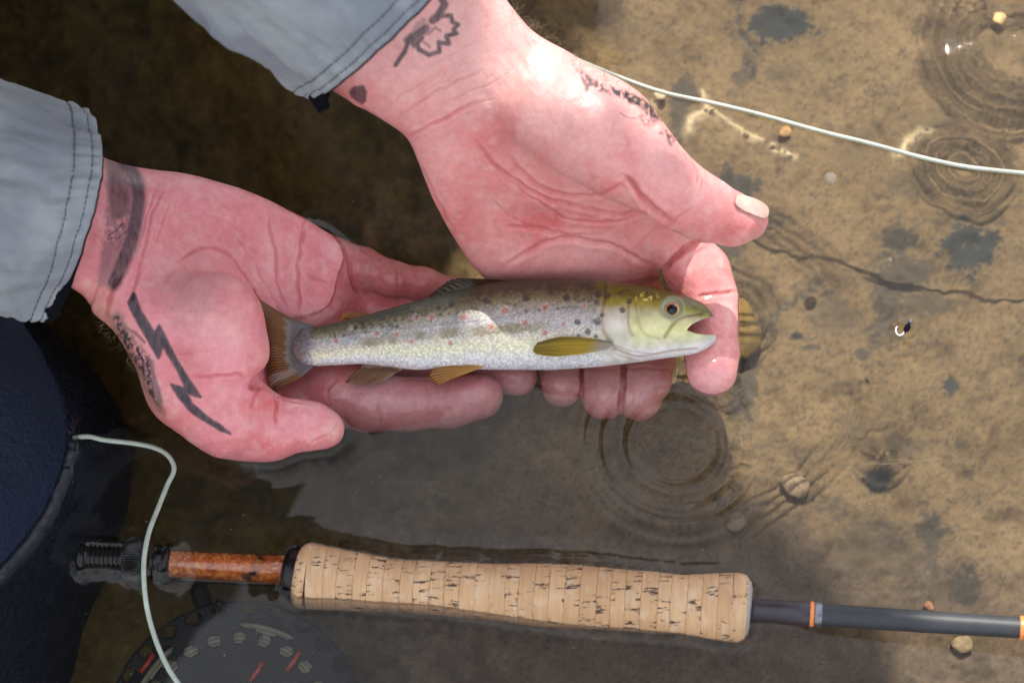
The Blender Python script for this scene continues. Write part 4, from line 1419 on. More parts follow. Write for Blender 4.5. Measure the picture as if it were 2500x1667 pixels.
cF = stops(v2, [(-.1, (.025, .021, .008)), (.08, (.055, .046, .015)), (.18, (.19, .165, .08)), (.28, (.38, .355, .26)), (.40, (.52, .50, .46)), (.52, (.64, .62, .58)), (.60, (.70, .66, .52)),
                (.74, (.80, .76, .50)), (.84, (.76, .73, .62)), (.92, (.70, .67, .66)), (1.1, (.72, .66, .66))])
blotch = sstep(.52, .66, nA) * sstep(.42, .18, v) * sstep(.0, .1, v)
cF = cF * (1 - .55 * blotch[:, None]) + np.array([.10, .085, .04]) * .55 * blotch[:, None]
gb = sstep(.5, .66, nC) * sstep(.2, .35, v) * sstep(.62, .45, v) * .5
cF = cF * (1 - gb[:, None]) + np.array([.33, .35, .37]) * gb[:, None]
# brown band along the flank
bd, bt = seg_dist(fx, fy, [(870, 838), (1000, 822), (1120, 812), (1265, 800), (1390, 792)])
bm = sstep(16, 7, bd + (nB - .5) * 14) * np.clip(.35 + .6 * sstep(.4, .6, fbm(fx / 38, fy * 0 + 3, 2, 77)), 0, .85) * sstep(1400, 1270, fx) * sstep(850, 900, fx)
cF = cF * (1 - bm[:, None]) + np.array([.30, .255, .14]) * bm[:, None]
lat, _ = seg_dist(fx, fy, [(760, 826), (1000, 800), (1180, 782), (1300, 760), (1470, 742)])
cF = cF * (1 - .3 * np.exp(-(lat / 1.6) ** 2)[:, None])
def spots(lst, rgb, am, wob=.5):
    global cF
    for x, y, r in lst:
        d = np.hypot((fx - x), (fy - y)) / r + (nB - .5) * wob
        g = (sstep(1.15, .65, d) * am)[:, None]
        cF = cF * (1 - g) + np.array(rgb) * g
spots([(1233, 759, 15), (1331, 750, 14), (1427, 746, 9), (1132, 774, 15), (1053, 775, 13), (1199, 798, 13), (1281, 787, 12), (1330, 812, 12), (968, 816, 12), (1004, 834, 12), (1100, 837, 12), (920, 814, 12), (820, 832, 11), (1016, 776, 12), (1375, 791, 11), (855, 800, 8)],
      (.66, .60, .60), .4)
spots([(1233, 759, 9), (1331, 750, 9.5), (1132, 774, 9), (1053, 775, 7), (1199, 798, 8.5), (1281, 787, 7.5), (1330, 812, 7.5), (968, 816, 6.5), (1004, 834, 6), (1100, 837, 6.5), (920, 814, 5.5), (820, 832, 6), (1016, 776, 6), (1375, 791, 5.5), (1427, 746, 5)],
      (.55, .15, .09), .75)
spots([(1188, 735, 9), (1101, 744, 8), (1283, 729, 8), (1383, 727, 9), (1462, 718, 10), (1484, 722, 11), (1457, 737, 7), (1409, 786, 9), (1458, 784, 11), (1435, 810, 9), (1412, 820, 6), (1455, 822, 6), (1240, 708, 6), (1310, 705, 6), (1150, 718, 6), (1070, 752, 6),
       (1006, 760, 5), (935, 776, 8), (960, 765, 6), (1420, 702, 6), (1360, 700, 5), (1520, 758, 8), (1515, 717, 6), (1580, 713, 5), (1538, 735, 6), (885, 790, 5), (990, 748, 5), (1200, 705, 5), (1275, 700, 4), (868, 800, 6), (1160, 706, 5), (1345, 714, 6)], (.035, .03, .04), .8)
rs_ = np.random.RandomState(3)
fl = [(rs_.uniform(790, 1460), rs_.uniform(0, 1) ** 1.6 * .36 + .02, rs_.uniform(2.6, 5.0)) for _ in range(170)]
spots([(a, np.interp(a, [p[0] for p in dors], [p[1] for p in dors]) + b * 190 * np.interp(a, [760, 1250], [.5, 1]), c) for a, b, c in fl], (.055, .05, .03), .6, .9)
# tail root: dark grey then pale fringe
tr = sstep(772, 744, fx + (nB - .5) * 34) * .85
cF = cF * (1 - tr[:, None]) + np.array([.17, .15, .16]) * tr[:, None]
# head
hm = sstep(1452, 1486, fx + (v - .5) ** 2 * 60 * (v < .5) + (nB - .5) * 30)
vh = v + (nA - .5) * .08
cH = stops(vh, [(-.1, (.06, .055, .005)), (.10, (.13, .11, .006)), (.22, (.30, .26, .03)), (.33, (.48, .45, .24)), (.45, (.62, .60, .28)), (.62, (.70, .68, .30)), (.78, (.60, .57, .38)), (.9, (.68, .62, .60)), (1.1, (.72, .66, .66))])
cH = cH * (.72 + .5 * nA + .12 * (nB - .5))[:, None]
opm = sstep(1550, 1530, fx + (nA - .5) * 20) * sstep(.25, .4, v) * (.55 + .45 * nC)
cH = cH * (1 - opm[:, None]) + (np.array([.56, .51, .44]) * (.65 + .7 * nA[:, None])) * opm[:, None]
g = np.exp(-((fx - 1502) / 22) ** 2 - ((fy - 795) / 17) ** 2)[:, None]
cH = cH * (1 - g * .8) + np.array([.80, .76, .66]) * g * .8
g = np.exp(-((fx - 1590) / 30) ** 2 - ((fy - 790) / 24) ** 2)[:, None]
cH = cH * (1 - g * .6) + np.array([.80, .78, .42]) * g * .6
g = (np.exp(-((fx - 1580) / 26) ** 2 - ((fy - 726) / 10) ** 2) * sstep(.45, .6, nB))[:, None]
cH = cH * (1 - g) + np.array([.85, .75, .20]) * g
cF = cF * (1 - hm[:, None]) + cH * hm[:, None]
cF = cF * (1 - (.50 * hl * (.5 + nA) )[:, None] * hm[:, None] * np.array([.8, 1, 1.2]))
ring_ = (np.exp(-((er - 27) / 5) ** 2))[:, None]
cF = cF * (1 - .75 * ring_) + np.array([.26, .30, .16]) * .75 * ring_
g = sstep(25, 20, er)[:, None]
cF = cF * (1 - g * .8) + np.array([.34, .37, .26]) * g * .8
spots([(1462, 718, 9), (1484, 722, 10), (1520, 758, 8), (1536, 735, 8), (1579, 714, 5), (1470, 768, 6), (1514, 717, 6)], (.04, .03, .045), .8)
# inside of the mouth
dmo = poly_sdf(fx, fy, mouth)
inm = sstep(7, 1, np.abs(dmo)) * sstep(.35, .0, NF[:, 2]) * (fx > 1665)
cF = cF * (1 - inm[:, None]) + np.array([.36, .28, .31]) * inm[:, None]
lip = sstep(1700, 1736, fx) * (fy > 812)
cF = cF * (1 - .5 * lip[:, None]) + np.array([.33, .34, .33]) * .5 * lip[:, None]
scaly = 1 - hm
scaly = scaly * 1.0
suv = np.stack([(fx + fy * .5) / 6.0, (fy - fx * .12) / 5.4, np.zeros(len(fx))], 1)
tb = mk('body', VF, FF, M['fish'], parent=trout, col=cF, extra={'suv': suv, 'scaly': scaly})

def fin(name, rows, hs, colf, nray=26, nv=40, amp=.00025, fray=0.0, mat='fin', seed=0, thick=.0004, stripe=.35):
    """rows: polylines (px,py) root -> tip; hs: heights of each row"""
    R_ = []
    for r, h in zip(rows, hs):
        q = spline([(a, b) for a, b in r], 8)
        s_ = np.concatenate([[0], np.cumsum(np.hypot(*np.diff(q, axis=0).T))]); s_ /= s_[-1]
        tt = np.linspace(0, 1, nray * 6 + 1)
        R_.append(np.stack([np.interp(tt, s_, q[:, 0]), np.interp(tt, s_, q[:, 1]), np.full(len(tt), h) if np.isscalar(h) else np.interp(tt, np.linspace(0, 1, len(h)), h)], 1))
    R_ = np.array(R_)
    L = spline(list(R_.reshape(len(R_), -1)), max(2, nv // (len(R_) - 1))).reshape(-1, nray * 6 + 1, 3)
    n = len(L)
    rs = np.random.RandomState(seed)
    V = np.array([[Pw(*p) for p in row] for row in L])
    vv = np.linspace(0, 1, n)[:, None] * np.ones((1, nray * 6 + 1))
    uu = np.linspace(0, 1, nray * 6 + 1)[None] * np.ones((n, 1))
    ray = np.cos(uu * nray * 2 * math.pi)
    if fray > 0:
        jag = fray * (.4 + rs.rand(nray + 1))[np.round(uu[0] * nray).astype(int)]
        V[-1] += (V[-2] - V[-1]) * (ray[-1] < 0)[:, None] * jag[:, None]
    V[..., 2] += amp * ray * (.3 + vv) + (fbm(uu * 3, vv * 2, 2, seed) - .5) * .0012 * vv
    base = colf(uu, vv)
    fine = fbm(uu * nray * 1.5, vv * 3, 3, seed + 2)
    c = base * (1 - stripe * (ray < -.2)[..., None] * 1.0) * (.72 + .56 * fine[..., None])
    m = nray * 6 + 1
    i = (np.arange(m - 1)[None] + np.arange(n - 1)[:, None] * m).reshape(-1)
    F_ = np.stack([i, i + 1, i + m + 1, i + m], -1)
    o = mk(name, V.reshape(-1, 3), F_, M[mat], parent=trout, col=c.reshape(-1, 3))
    md = o.modifiers.new('thickness', 'SOLIDIFY'); md.thickness = thick; md.offset = 0
    return o
def mixc(a, b, t):
    return np.array(a) * (1 - t[..., None]) + np.array(b) * t[..., None]
def tailc(u, v):
    c = mixc((.24, .085, .010), (.11, .036, .006), sstep(.35, 1, v))
    fr = sstep(.50, .42, v + .16 * fbm(u * 30, v * 2, 3, 5)) * sstep(.02, .12, u) * sstep(.95, .80, u)
    c = c * (1 - fr[..., None]) + np.array([.29, .25, .20]) * fr[..., None]
    c = c * (1 - sstep(.34, .26, v)[..., None]) + np.array([.17, .15, .15]) * sstep(.34, .26, v)[..., None]
    e = (sstep(.06, .0, u) * .7)[..., None]
    c = c * (1 - e) + np.array([.20, .10, .03]) * e
    lo_ = (sstep(.80, .86, u) * sstep(.95, .89, u) * sstep(.2, .5, v) * .6)[..., None]
    return c * (1 - lo_) + np.array([.50, .40, .32]) * lo_
fin('tail_fin', [[(770, 797), (748, 818), (742, 845), (748, 872), (768, 892)], [(700, 770), (706, 808), (700, 850), (708, 890), (728, 925)], [(640, 734), (658, 780), (664, 840), (668, 890), (684, 948)], [(617, 704), (640, 770), (650, 835), (650, 900), (669, 966)]],
    [FH, [.010, .008, .006, .005, .004], [.017, .013, .008, .005, .004], [.024, .015, .008, .004, .003]], tailc, nray=30, nv=48, fray=.6, seed=1, thick=.0005)
fin('dorsal_fin', [[(1255, 688), (1180, 696), (1110, 713), (1050, 729)], [(1215, 684), (1140, 686), (1090, 700), (1044, 729)], [(1180, 681), (1110, 680), (1070, 704), (1042, 730)]], [.006, .004, .003],
    lambda u, v: mixc((.045, .035, .02), (.10, .05, .02), fbm(u * 9, v * 3, 3, 9)), nray=12, nv=20, seed=3, fray=.4)
fin('adipose_fin', [[(905, 768), (880, 776), (857, 783)], [(880, 762), (858, 768), (842, 778)], [(862, 760), (838, 765), (827, 788)]], [.007, .006, .006],
    lambda u, v: mixc((.20, .08, .012), (.36, .11, .01), v), nray=6, nv=12, seed=4, stripe=.05, amp=.00005)
def pecc(u, v):
    c = mixc((.40, .35, .26), (.50, .33, .015), sstep(.05, .35, v))
    c = c * (1 - (sstep(.45, 1, v) * .45)[..., None]) 
    return c * (1 - .5 * np.exp(-((u - .12) / .12) ** 2)[..., None])
fin('pectoral_fin', [[(1496, 834), (1490, 843), (1482, 852)], [(1440, 826), (1430, 845), (1420, 864)], [(1370, 823), (1362, 846), (1355, 869)], [(1312, 838), (1302, 854), (1310, 864)]], [.0225, .0220, .0205, .0185],
    pecc, nray=13, nv=40, seed=5, stripe=.42, amp=.0003)
fin('pelvic_fin', [[(1196, 886), (1190, 890), (1184, 894)], [(1140, 886), (1134, 900), (1124, 916)], [(1086, 886), (1060, 910), (1078, 936)], [(1060, 898), (1048, 918), (1066, 938)]], [.0075, .0080, .0060, .0035],
    lambda u, v: mixc((.50, .26, .05), (.36, .13, .02), v), nray=9, nv=30, seed=6, stripe=.4)
fin('anal_fin', [[(990, 898), (940, 890), (890, 886)], [(960, 915), (915, 915), (864, 910)], [(930, 936), (885, 942), (842, 934)]], [.001, .000, .000],
    lambda u, v: mixc((.40, .24, .15), (.32, .14, .05), v), nray=14, nv=24, seed=7, stripe=.4, fray=.8)
# eye
def dome(name, px, py, h, r, mat, parent, flat=.6, hole=0.0):
    c = Pw(px, py, h)
    R3 = np.array(Matrix.Rotation(math.radians(-2), 3, 'X'))
    V, F_ = [], []
    nu, nv = 40, 12
    for j in range(nv + 1):
        a0 = hole + (math.pi / 2 - hole) * j / nv
        for i in range(nu):
            b = 2 * math.pi * i / nu
            V.append(R3 @ np.array([r * math.sin(a0) * math.cos(b), r * math.sin(a0) * math.sin(b), r * math.cos(a0) * flat]) + c)
    for j in range(nv):
        for i in range(nu):
            F_.append((j * nu + i, (j + 1) * nu + i, (j + 1) * nu + (i + 1) % nu, j * nu + (i + 1) % nu))
    return mk(name, np.array(V), np.array(F_), mat, parent=parent)
eye = dome('eye', 1641, 756, FH + .0161, .0034, M['iris'], trout, .62)
pup = dome('pupil', 1641, 756.5, FH + .0166, .00275, M['eyeblack'], eye, .72)

# ------------------------------------------------------------------ fly rod
def Pn(px, py, h):
    xn, yn = (px - 1250) * S, (833.5 - py) * S
    z = (h - yn * sT) / (cT - yn * sT / D)
    k = (D - z) / D
    return f2w((xn * k, yn * k, z))
hx = [(150, -.0060), (700, -.0062), (1200, -.0035), (1800, .0030), (2600, .0130)]
hfun = lambda x: np.interp(x, [a for a, _ in hx], [b for _, b in hx])
cyx = [(150, 1366), (340, 1371), (400, 1377), (700, 1392), (728, 1403), (1108, 1435.5), (1516, 1463.5), (1810, 1484), (1845, 1489), (2200, 1513), (2496, 1532), (2620, 1541)]
cy = lambda x: np.interp(x, [a for a, _ in cyx], [b for _, b in cyx])
rod = empty('fly_rod', Pn(1250, cy(1250), -.02), 'fly rod with cork grip and burl wood seat floating half sunk across the bottom', 'fishing rod')
def lathe(name, prof, mat, seg=64, parent=rod, ripple=None, cyf=None):
    """prof: list of (px, radius px) along the rod; closed with caps"""
    cen = np.array([Pn(x, (cyf or cy)(x), hfun(x)) for x, r in prof])
    x0, x1 = prof[0][0], prof[-1][0]
    a = Pn(max(x0, x1) + 30, cy(max(x0, x1) + 30), hfun(max(x0, x1) + 30)) - Pn(min(x0, x1) - 30, cy(min(x0, x1) - 30), hfun(min(x0, x1) - 30))
    a /= np.linalg.norm(a)
    s_ = np.cross(a, [0, 0, 1.0]); s_ /= np.linalg.norm(s_); u_ = np.cross(s_, a)
    V, F_ = [], []
    for i, (x, r) in enumerate(prof):
        rm = r * S * (D - w2f(cen[i])[2]) / D
        for k in range(seg):
            t = 2 * math.pi * k / seg
            rr_ = rm + (ripple(i, k) if ripple else 0)
            V.append(cen[i] + rr_ * (math.cos(t) * s_ + math.sin(t) * u_))
    n = len(prof)
    for i in range(n - 1):
        for k in range(seg):
            F_.append((i * seg + k, i * seg + (k + 1) % seg, (i + 1) * seg + (k + 1) % seg, (i + 1) * seg + k))
    V += [cen[0], cen[-1]]
    for k in range(seg):
        F_.append((n * seg, (k + 1) % seg, k))
        F_.append((n * seg + 1, (n - 1) * seg + k, (n - 1) * seg + (k + 1) % seg))
    mid = cen[len(cen) // 2]
    o = mk(name, np.array(V), F_, mat, parent=parent, loc=mid)
    try:
        o.data.set_sharp_from_angle(angle=math.radians(40))
    except Exception:
        pass
    return o
# reel seat
prof = [(197, 40), (199, 50), (204, 53), (212, 53), (214, 49)]
for k in range(8):
    x = 219 + k * 11
    prof += [(x, 47), (x + 4, 47), (x + 6, 50.5), (x + 9, 50.5)]
prof += [(310, 48)]
lathe('threaded_barrel', prof, M['black'])
lathe('locking_ring', [(309, 52), (311, 57), (318, 59), (345, 59), (353, 57), (355, 50)], M['black'], 120, ripple=lambda i, k: (.0003 if k % 2 else -.0002) if 1 < i < 4 else 0)
lathe('sliding_hood', [(372, 30), (374, 44), (382, 47), (396, 43)], M['black'])
lathe('hood_ring', [(397, 40), (399, 47), (404, 50), (412, 50), (416, 47), (418, 40)], M['black'])
wood = lathe('wood_insert', [(374, 20), (378, 30), (386, 33), (500, 34), (640, 35.5), (700, 36), (708, 30)], M['burl'])
lathe('winding_check', [(692, 36), (696, 52), (704, 62), (716, 68), (726, 70), (728, 60)], M['black'])
rail = tube(np.array([Pn(x, cy(x) + 36, hfun(x) - .002) for x in (380, 450, 550, 640, 700)]), .0012, 8)
mk('seat_rail', rail[0], rail[1], M['black'], parent=rod)
# cork rings
topc = [(723, 1342), (732, 1328), (746, 1322), (828, 1340), (955, 1363), (1108, 1373), (1261, 1376), (1414, 1378), (1516, 1390), (1669, 1402), (1797, 1398), (1814, 1402), (1824, 1412)]
botc = [(723, 1462), (732, 1478), (746, 1486), (828, 1489), (955, 1493), (1057, 1498), (1210, 1514), (1363, 1532), (1516, 1538), (1669, 1548), (1746, 1560), (1807, 1568), (1824, 1558)]
tcx = lambda x: np.interp(x, [a for a, _ in topc], [b for _, b in topc]); bcx = lambda x: np.interp(x, [a for a, _ in botc], [b for _, b in botc])
cyc = lambda x: (tcx(x) + bcx(x)) / 2
rrx = lambda x: (bcx(x) - tcx(x)) / 2
nring = 30
rng = random.Random(8)
edges = [723 + (1824 - 723) * k / nring + (rng.uniform(-3, 3) if 0 < k < nring else 0) for k in range(nring + 1)]
for k in range(nring):
    a, b = edges[k] + .15, edges[k + 1] - .15
    jr = rng.uniform(-.5, .5)
    ph_ = rng.uniform(0, 6)
    pr = []
    for t in (0, .02, .07, .2, .35, .5, .65, .8, .93, .98, 1.0):
        x = a + (b - a) * t
        pr.append((x, rrx(x) + jr - (1.1 if t in (0, 1.0) else .35 if t in (.02, .98) else 0)))
    lathe('cork_ring', pr, M['cork'], 96, cyf=cyc, ripple=lambda i, q, s=k: .00016 * math.sin(q * .26 + s) + .0001 * math.sin(q * .9 + i * 2 + s * 3))
lathe('grip_end_cap', [(1823, 70), (1829, 66), (1833, 50), (1834, 28)], plain('grey_cork_end', (.33, .30, .28), .8), cyf=lambda x: 1485)
# blank and wraps
lathe('blank', [(1820, 24), (2000, 27.5), (2240, 27), (2247, 28), (2260, 27), (2480, 26), (2620, 25)], M['blank'])
lathe('winding_wrap', [(1828, 27), (1832, 29), (1844, 29), (1846, 29.5), (1892, 28), (1896, 29.5), (1940, 29.5), (1945, 30), (1978, 30), (1982, 28)], M['wrap'])
lathe('orange_band', [(1976, 29), (1978, 31), (1985, 31), (1987, 29)], M['orange'])
lathe('silver_band', [(1988, 28.2), (1989, 29.6), (2004, 29.6), (2006, 28.2)], M['silver'])
lathe('orange_band', [(2488, 27), (2490, 29), (2497, 29), (2499, 27)], M['orange'])

# ------------------------------------------------------------------ reel under the seat, lying flat in the water
rc = Pw(572, 1765, -.026)
Rr = 0.0535
reel = empty('fly_reel', rc - (0, 0, .03), 'black fly reel loaded with pale line, sunk under the wooden seat', 'fishing reel')
def plate(name, r0, r1, z0, z1, holes, mat, nr=44, na=260, parent=reel):
    """ring plate with real openings; holes: function (r, a) -> True where open"""
    rs_ = np.linspace(r0, r1, nr); as_ = np.linspace(0, 2 * math.pi, na, endpoint=False)
    V = np.array([[rc[0] + r * math.cos(a), rc[1] + r * math.sin(a), rc[2] + z1] for r in rs_ for a in as_])
    F_ = []
    for i in range(nr - 1):
        rm = (rs_[i] + rs_[i + 1]) / 2
        for k in range(na):
            am = as_[k] + math.pi / na
            if not holes(rm, am):
                F_.append((i * na + k, (i + 1) * na + k, (i + 1) * na + (k + 1) % na, i * na + (k + 1) % na))
    o = mk(name, V, F_, mat, parent=parent)
    md = o.modifiers.new('thickness', 'SOLIDIFY'); md.thickness = z1 - z0; md.offset = -1
    return o
def spool_holes(r, a):
    n = 22
    da = ((a * n / (2 * math.pi)) % 1 - .5) * 2 * math.pi / n
    if math.hypot(r - Rr * .70, da * r) < .0030: return True
    n = 26
    da = (((a * n / (2 * math.pi)) + .3) % 1 - .5) * 2 * math.pi / n
    if math.hypot((r - Rr * .935) * 1.2, da * r) < .0034: return True
    n = 5
    a2 = ((a - math.radians(38)) * n / (2 * math.pi)) % 1 - .5
    da = a2 * 2 * math.pi / n
    if abs(da * r) < .0125 and abs(r - Rr * .815 + .0) < .0030 * math.sqrt(max(0, 1 - (da * r / .0125) ** 2)): return True
    return False
plate('spool', .006, Rr, -.0015, 0, spool_holes, M['blackmatte'])
plate('frame_ring', Rr * .88, Rr * 1.02, -.024, -.0225, lambda r, a: False, M['blackmatte'], nr=8)
plate('frame_spokes', .004, Rr * .9, -.026, -.0245, lambda r, a: (a * 6 / (2 * math.pi)) % 1 > .35 and r > .014, M['blackmatte'], nr=14, na=120)
def torus_coil():
    parts = []
    for lay in range(7):
        for k in range(9):
            r = Rr * (.60 + .036 * lay) ; z = -.0035 - k * .0021
            pts = [rc + np.array([r * math.cos(a), r * math.sin(a), z + .0004 * math.sin(3 * a + k)]) for a in np.linspace(0, 2 * math.pi, 73)]
            if lay == 6 or k < 2:
                parts.append(tube(np.array(pts), .0011, 6, caps=False))
    return merge(parts)
v, f = torus_coil()
mk('wound_line', v, f, M['pale'], parent=reel)
for k in range(3):
    a = math.radians(100 + 120 * k)
    p = rc + np.array([Rr * .99 * math.cos(a), Rr * .99 * math.sin(a), 0])
    v, f = tube(np.array([p + (0, 0, -.024), p + (0, 0, .001)]), .0018, 12)
    mk('pillar', v, f, M['black'], parent=reel)
ft = np.array([Pn(470, 1395, -.012), Pn(480, 1420, -.020), Pn(500, 1480, -.030), rc + (-.01, .035, -.024)])
v, f = tube(spline(list(ft), 6), .0042, 12)
mk('reel_foot', v, f, M['black'], parent=reel)
v, f = tube(np.array([rc + (.028, -.004, 0), rc + (.028, -.004, .012)]), .0035, 20)
mk('handle', v, f, M['black'], parent=reel)
v, f = tube(np.array([rc + (0, 0, -.002), rc + (0, 0, .004)]), .007, 32)
hub = mk('hub', v, f, M['black'], parent=reel)
for k, (x, y) in enumerate([(362, 1618), (718, 1614), (628, 1640)]):
    p = Pw(x, y, -.024)
    v, f = tube(np.array([p + (-.003, -.004, 0), p + (0, 0, .0006), p + (.002, .004, 0)]), .0011, 8)
    mk('red_mark', v, f, M['red'], parent=reel)

# ------------------------------------------------------------------ lines, fly, small floating things
def line_obj(name, pts, rad, mat, label, cat, under=False, n=10, seg=12):
    q = np.array([Pw(*p) if under else Pn(*p) for p in pts])
    v, f = tube(spline(list(q), n), rad, seg)
    o = mk(name, v, f, mat, loc=q[0])
    return tag(o, label, cat)
line_obj('fly_line', [(1180, 60, .004), (1290, 100, .003), (1393, 140, .0012), (1500, 184, .0010), (1616, 225, .0010), (1740, 252, .001), (1860, 281, .0011), (2000, 320, .001), (2126, 351, .001), (2240, 382, .0008), (2339, 404, .001), (2420, 415, .001), (2520, 425, .001), (2640, 440, .001)],
         .00100, M['line'], 'pale fly line crossing the water from the upper wrist to the right edge', 'fishing line')
line_obj('fly_line', [(90, 1090, -.020), (200, 1066, .0004), (255, 1074, .0010), (332, 1083, .0010), (383, 1095, .0012), (413, 1115, .0014), (425, 1146, .0014), (408, 1185, .0016), (387, 1238, .0035), (364, 1298, .0075), (352, 1361, .0090), (352, 1425, .0070), (360, 1489, .002), (380, 1561, .0012), (408, 1625, .001), (440, 1675, .001), (500, 1760, .001)],
         .00105, M['line'], 'pale fly line looping over the reel seat at lower left', 'fishing line')
line_obj('leader', [(1560, 1030, .0002), (1700, 1075, .0003), (1800, 1105, .0003), (1900, 1125, .0003), (2040, 1134, .0003), (2170, 1132, .0003), (2300, 1120, .0003)], .00011, M['pale'],
         'hair-thin leader floating right of the ripple rings', 'fishing line', seg=6)
line_obj('tippet_coil', [(1690, 858, .003), (1680, 872, .001), (1668, 882, .001), (1658, 896, .0012), (1652, 912, .001), (1650, 926, .001)], .00022, M['line'],
         'short curly bit of tippet below the trout jaw', 'fishing line', seg=6)
line_obj('weed_strand', [(1612, 655, .010), (1616, 668, .008), (1614, 680, .008), (1622, 694, .006), (1636, 712, .005)], .0007, plain('green_weed', (.16, .15, .03), .3),
         'thin olive weed strand between the palm and index finger behind the trout', 'water weed', seg=8)
fly = empty('artificial_fly', Pn(2205, 800, -.002), 'small dark beadhead fly with bright hook floating at right', 'fly lure')
hp = [(2222, 786, .001), (2214, 800, .001), (2205, 814, .001), (2196, 819, .001), (2188, 812, .001), (2187, 803, .001), (2191, 797, .001)]
v, f = tube(spline([Pn(*p) for p in hp], 6), .00033, 8); mk('hook', v, f, M['hook'], parent=fly)
v, f = tube(spline([Pn(2220, 790, .001), Pn(2215, 800, .001), Pn(2208, 812, .001)], 6), [.0006] * 3 + [.0013] * 7 + [.0006] * 3, 10); mk('dressing', v, f, M['cuff'], parent=fly)
pb = Pn(2222, 784, .0016)
V, F_ = [], []
for j in range(9):
    for i in range(16):
        a, b = math.pi * j / 8, 2 * math.pi * i / 16
        V.append(pb + .0011 * np.array([math.sin(a) * math.cos(b), math.sin(a) * math.sin(b), math.cos(a)]))
for j in range(8):
    for i in range(16):
        F_.append((j * 16 + i, (j + 1) * 16 + i, (j + 1) * 16 + (i + 1) % 16, j * 16 + (i + 1) % 16))
mk('bead', np.array(V), np.array(F_), M['silver'], parent=fly)

def bubble(px, py, r, label):
    c = Pn(px, py, .0002)
    V, F_ = [], []
    for j in range(11):
        a = math.pi / 2 * j / 10
        for i in range(28):
            b = 2 * math.pi * i / 28
            V.append(c + r * np.array([math.sin(a) * math.cos(b), math.sin(a) * math.sin(b), math.cos(a) * .8]))
    for j in range(10):
        for i in range(28):
            F_.append((j * 28 + i, (j + 1) * 28 + i, (j + 1) * 28 + (i + 1) % 28, j * 28 + (i + 1) % 28))
    o = mk('water_bubble', np.array(V), np.array(F_), M['bubble'], loc=c)
    tag(o, label, 'bubble')
bubble(2027, 436, .0030, 'largest clear bubble on the water, below the fly line')
bubble(2172, 633, .0011, 'tiny white bubble left of the dark moss at right')

def specks():
    rs = random.Random(12)
    parts = []
    for k in range(420):
        x, y = rs.uniform(100, 2480), rs.uniform(880, 1650) if k % 3 else rs.uniform(20, 1650)
        h = -rs.uniform(.001, .03) if k % 2 else .0002
        p = Pw(x, y, h)
        r = rs.choice((.00010, .00013, .00016, .00022))
        a = rs.uniform(0, 6.28)
        q = [p + r * np.array(v) for v in ((math.cos(a), math.sin(a), 0), (-math.sin(a), math.cos(a), 0), (-math.cos(a), -math.sin(a), 0), (math.sin(a), -math.cos(a), 0), (0, 0, .8), (0, 0, -.8))]
        parts.append((q, [(0, 1, 4), (1, 2, 4), (2, 3, 4), (3, 0, 4), (1, 0, 5), (2, 1, 5), (3, 2, 5), (0, 3, 5)]))
    v, f = merge(parts)
    o = mk('floating_dust', v, f, plain('pale_dust', (.55, .52, .44), .8), loc=(0, 0, 0), smoothed=False)
    tag(o, 'fine pale dust and silt specks drifting in the water', 'dust', kind='stuff')
specks()

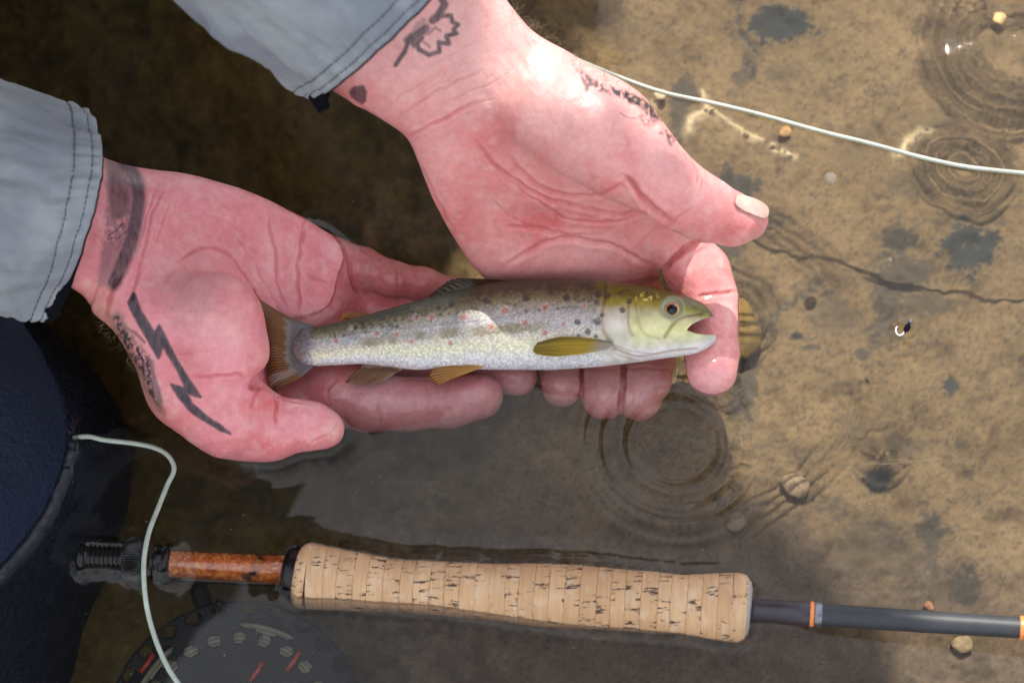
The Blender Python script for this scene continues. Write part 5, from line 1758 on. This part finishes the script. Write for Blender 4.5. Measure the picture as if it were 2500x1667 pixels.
# ------------------------------------------------------------------ water surface
def build_water():
    st = 0.00085
    xs = axis_pts(-0.30, 0.30, st, 60)
    ys = axis_pts(-0.17, 0.24, st, 60)
    ix0, iy0 = np.searchsorted(xs, -0.3), np.searchsorted(ys, -0.17)
    gx = np.arange(-0.30, 0.30, st); gy = np.arange(-0.17, 0.24, st)
    mask = np.zeros((len(gy), len(gx)), bool)
    bpy.context.view_layer.update()
    for o in COL.objects:
        if o.type != 'MESH' or o.name.split('.')[0] in ('riverbed', 'pebble', 'arm_hair', 'stitching', 'fly_line', 'leader', 'tippet_coil', 'water_bubble', 'floating_dust', 'sleeve', 'cuff', 'jacket', 'hat'):
            continue
        co = np.zeros(len(o.data.vertices) * 3, np.float32)
        o.data.vertices.foreach_get('co', co)
        co = co.reshape(-1, 3) + wloc(o)
        e = np.zeros(len(o.data.edges) * 2, np.int32)
        o.data.edges.foreach_get('vertices', e)
        e = e.reshape(-1, 2)
        a, b = co[e[:, 0]], co[e[:, 1]]
        m = (a[:, 2] < 0) != (b[:, 2] < 0)
        a, b = a[m], b[m]
        if not len(a):
            continue
        t = (a[:, 2] / (a[:, 2] - b[:, 2]))[:, None]
        p = a + (b - a) * t
        i = np.round((p[:, 0] - gx[0]) / st).astype(int); j = np.round((p[:, 1] - gy[0]) / st).astype(int)
        ok = (i >= 0) & (i < len(gx)) & (j >= 0) & (j < len(gy))
        mask[j[ok], i[ok]] = True
    Rm = 14
    d = np.full(mask.shape, 99.0)
    for dj in range(-Rm, Rm + 1):
        for di in range(-Rm, Rm + 1):
            r = math.hypot(di, dj)
            if r > Rm:
                continue
            src = mask[max(0, -dj):mask.shape[0] - max(0, dj), max(0, -di):mask.shape[1] - max(0, di)]
            dst = d[max(0, dj):mask.shape[0] - max(0, -dj), max(0, di):mask.shape[1] - max(0, -di)]
            dst[src] = np.minimum(dst[src], r)
    d = d * st
    men = 0.0019 * np.exp(-d / .0030) * (d < Rm * st)
    for _ in range(2):
        pdd = np.pad(men, 1, mode='edge')
        men = (pdd[1:-1, 1:-1] * 2 + pdd[:-2, 1:-1] + pdd[2:, 1:-1] + pdd[1:-1, :-2] + pdd[1:-1, 2:]) / 6
    V, F = grid_mesh(xs, ys, lambda X, Y: X * 0)
    X, Y = V[:, 0], V[:, 1]
    z = np.zeros(len(V))
    def rings(px, py, rr, amp, wl, a0=None):
        c = Pn(px, py, 0)
        dx, dy = X - c[0], Y - c[1]
        R = np.hypot(dx, dy)
        out = 0
        for r, am in rr:
            q = (R - r * S) / (wl * S)
            out = out + am * np.exp(-q * q)
        return out * amp
    z += rings(2540, -195, [(120, .7), (163, 1), (200, 1), (228, .8), (262, .35)], .00034, 9)
    z += rings(2415, 100, [(44, .8), (78, 1), (108, .8), (140, .3)], .00026, 9)
    z += rings(1650, 1085, [(112, 1.0), (170, .8), (210, .45), (250, .15)], .00085, 11)
    z += rings(1745, 1010, [(98, .35), (130, .2)], .00018, 12)
    z += rings(1830, 460, [(60, .5), (90, .4), (120, .2)], .00012, 8)
    z += rings(1710, 570, [(420, .5), (445, .5), (470, .5), (495, .35)], .00004, 10)
    far = sstep(.25, 1.0, np.hypot(X, Y))
    z += (fbm(X * 14 + 30, Y * 14 + 30, 3, 90) - .5) * .0010 * (.35 + .65 * far)
    z += (fbm(X * 70 + 30, Y * 50 + 30, 2, 95) - .5) * .00005
    z = z.reshape(len(ys), len(xs))
    z[iy0:iy0 + len(gy), ix0:ix0 + len(gx)] += men
    V[:, 2] = z.reshape(-1)
    o = mk('water', V, F, M['water'], loc=(0, 0, 0))
    tag(o, kind='structure')
    o.cycles.is_caustics_caster = True
    o.cycles.is_caustics_receiver = False
build_water()
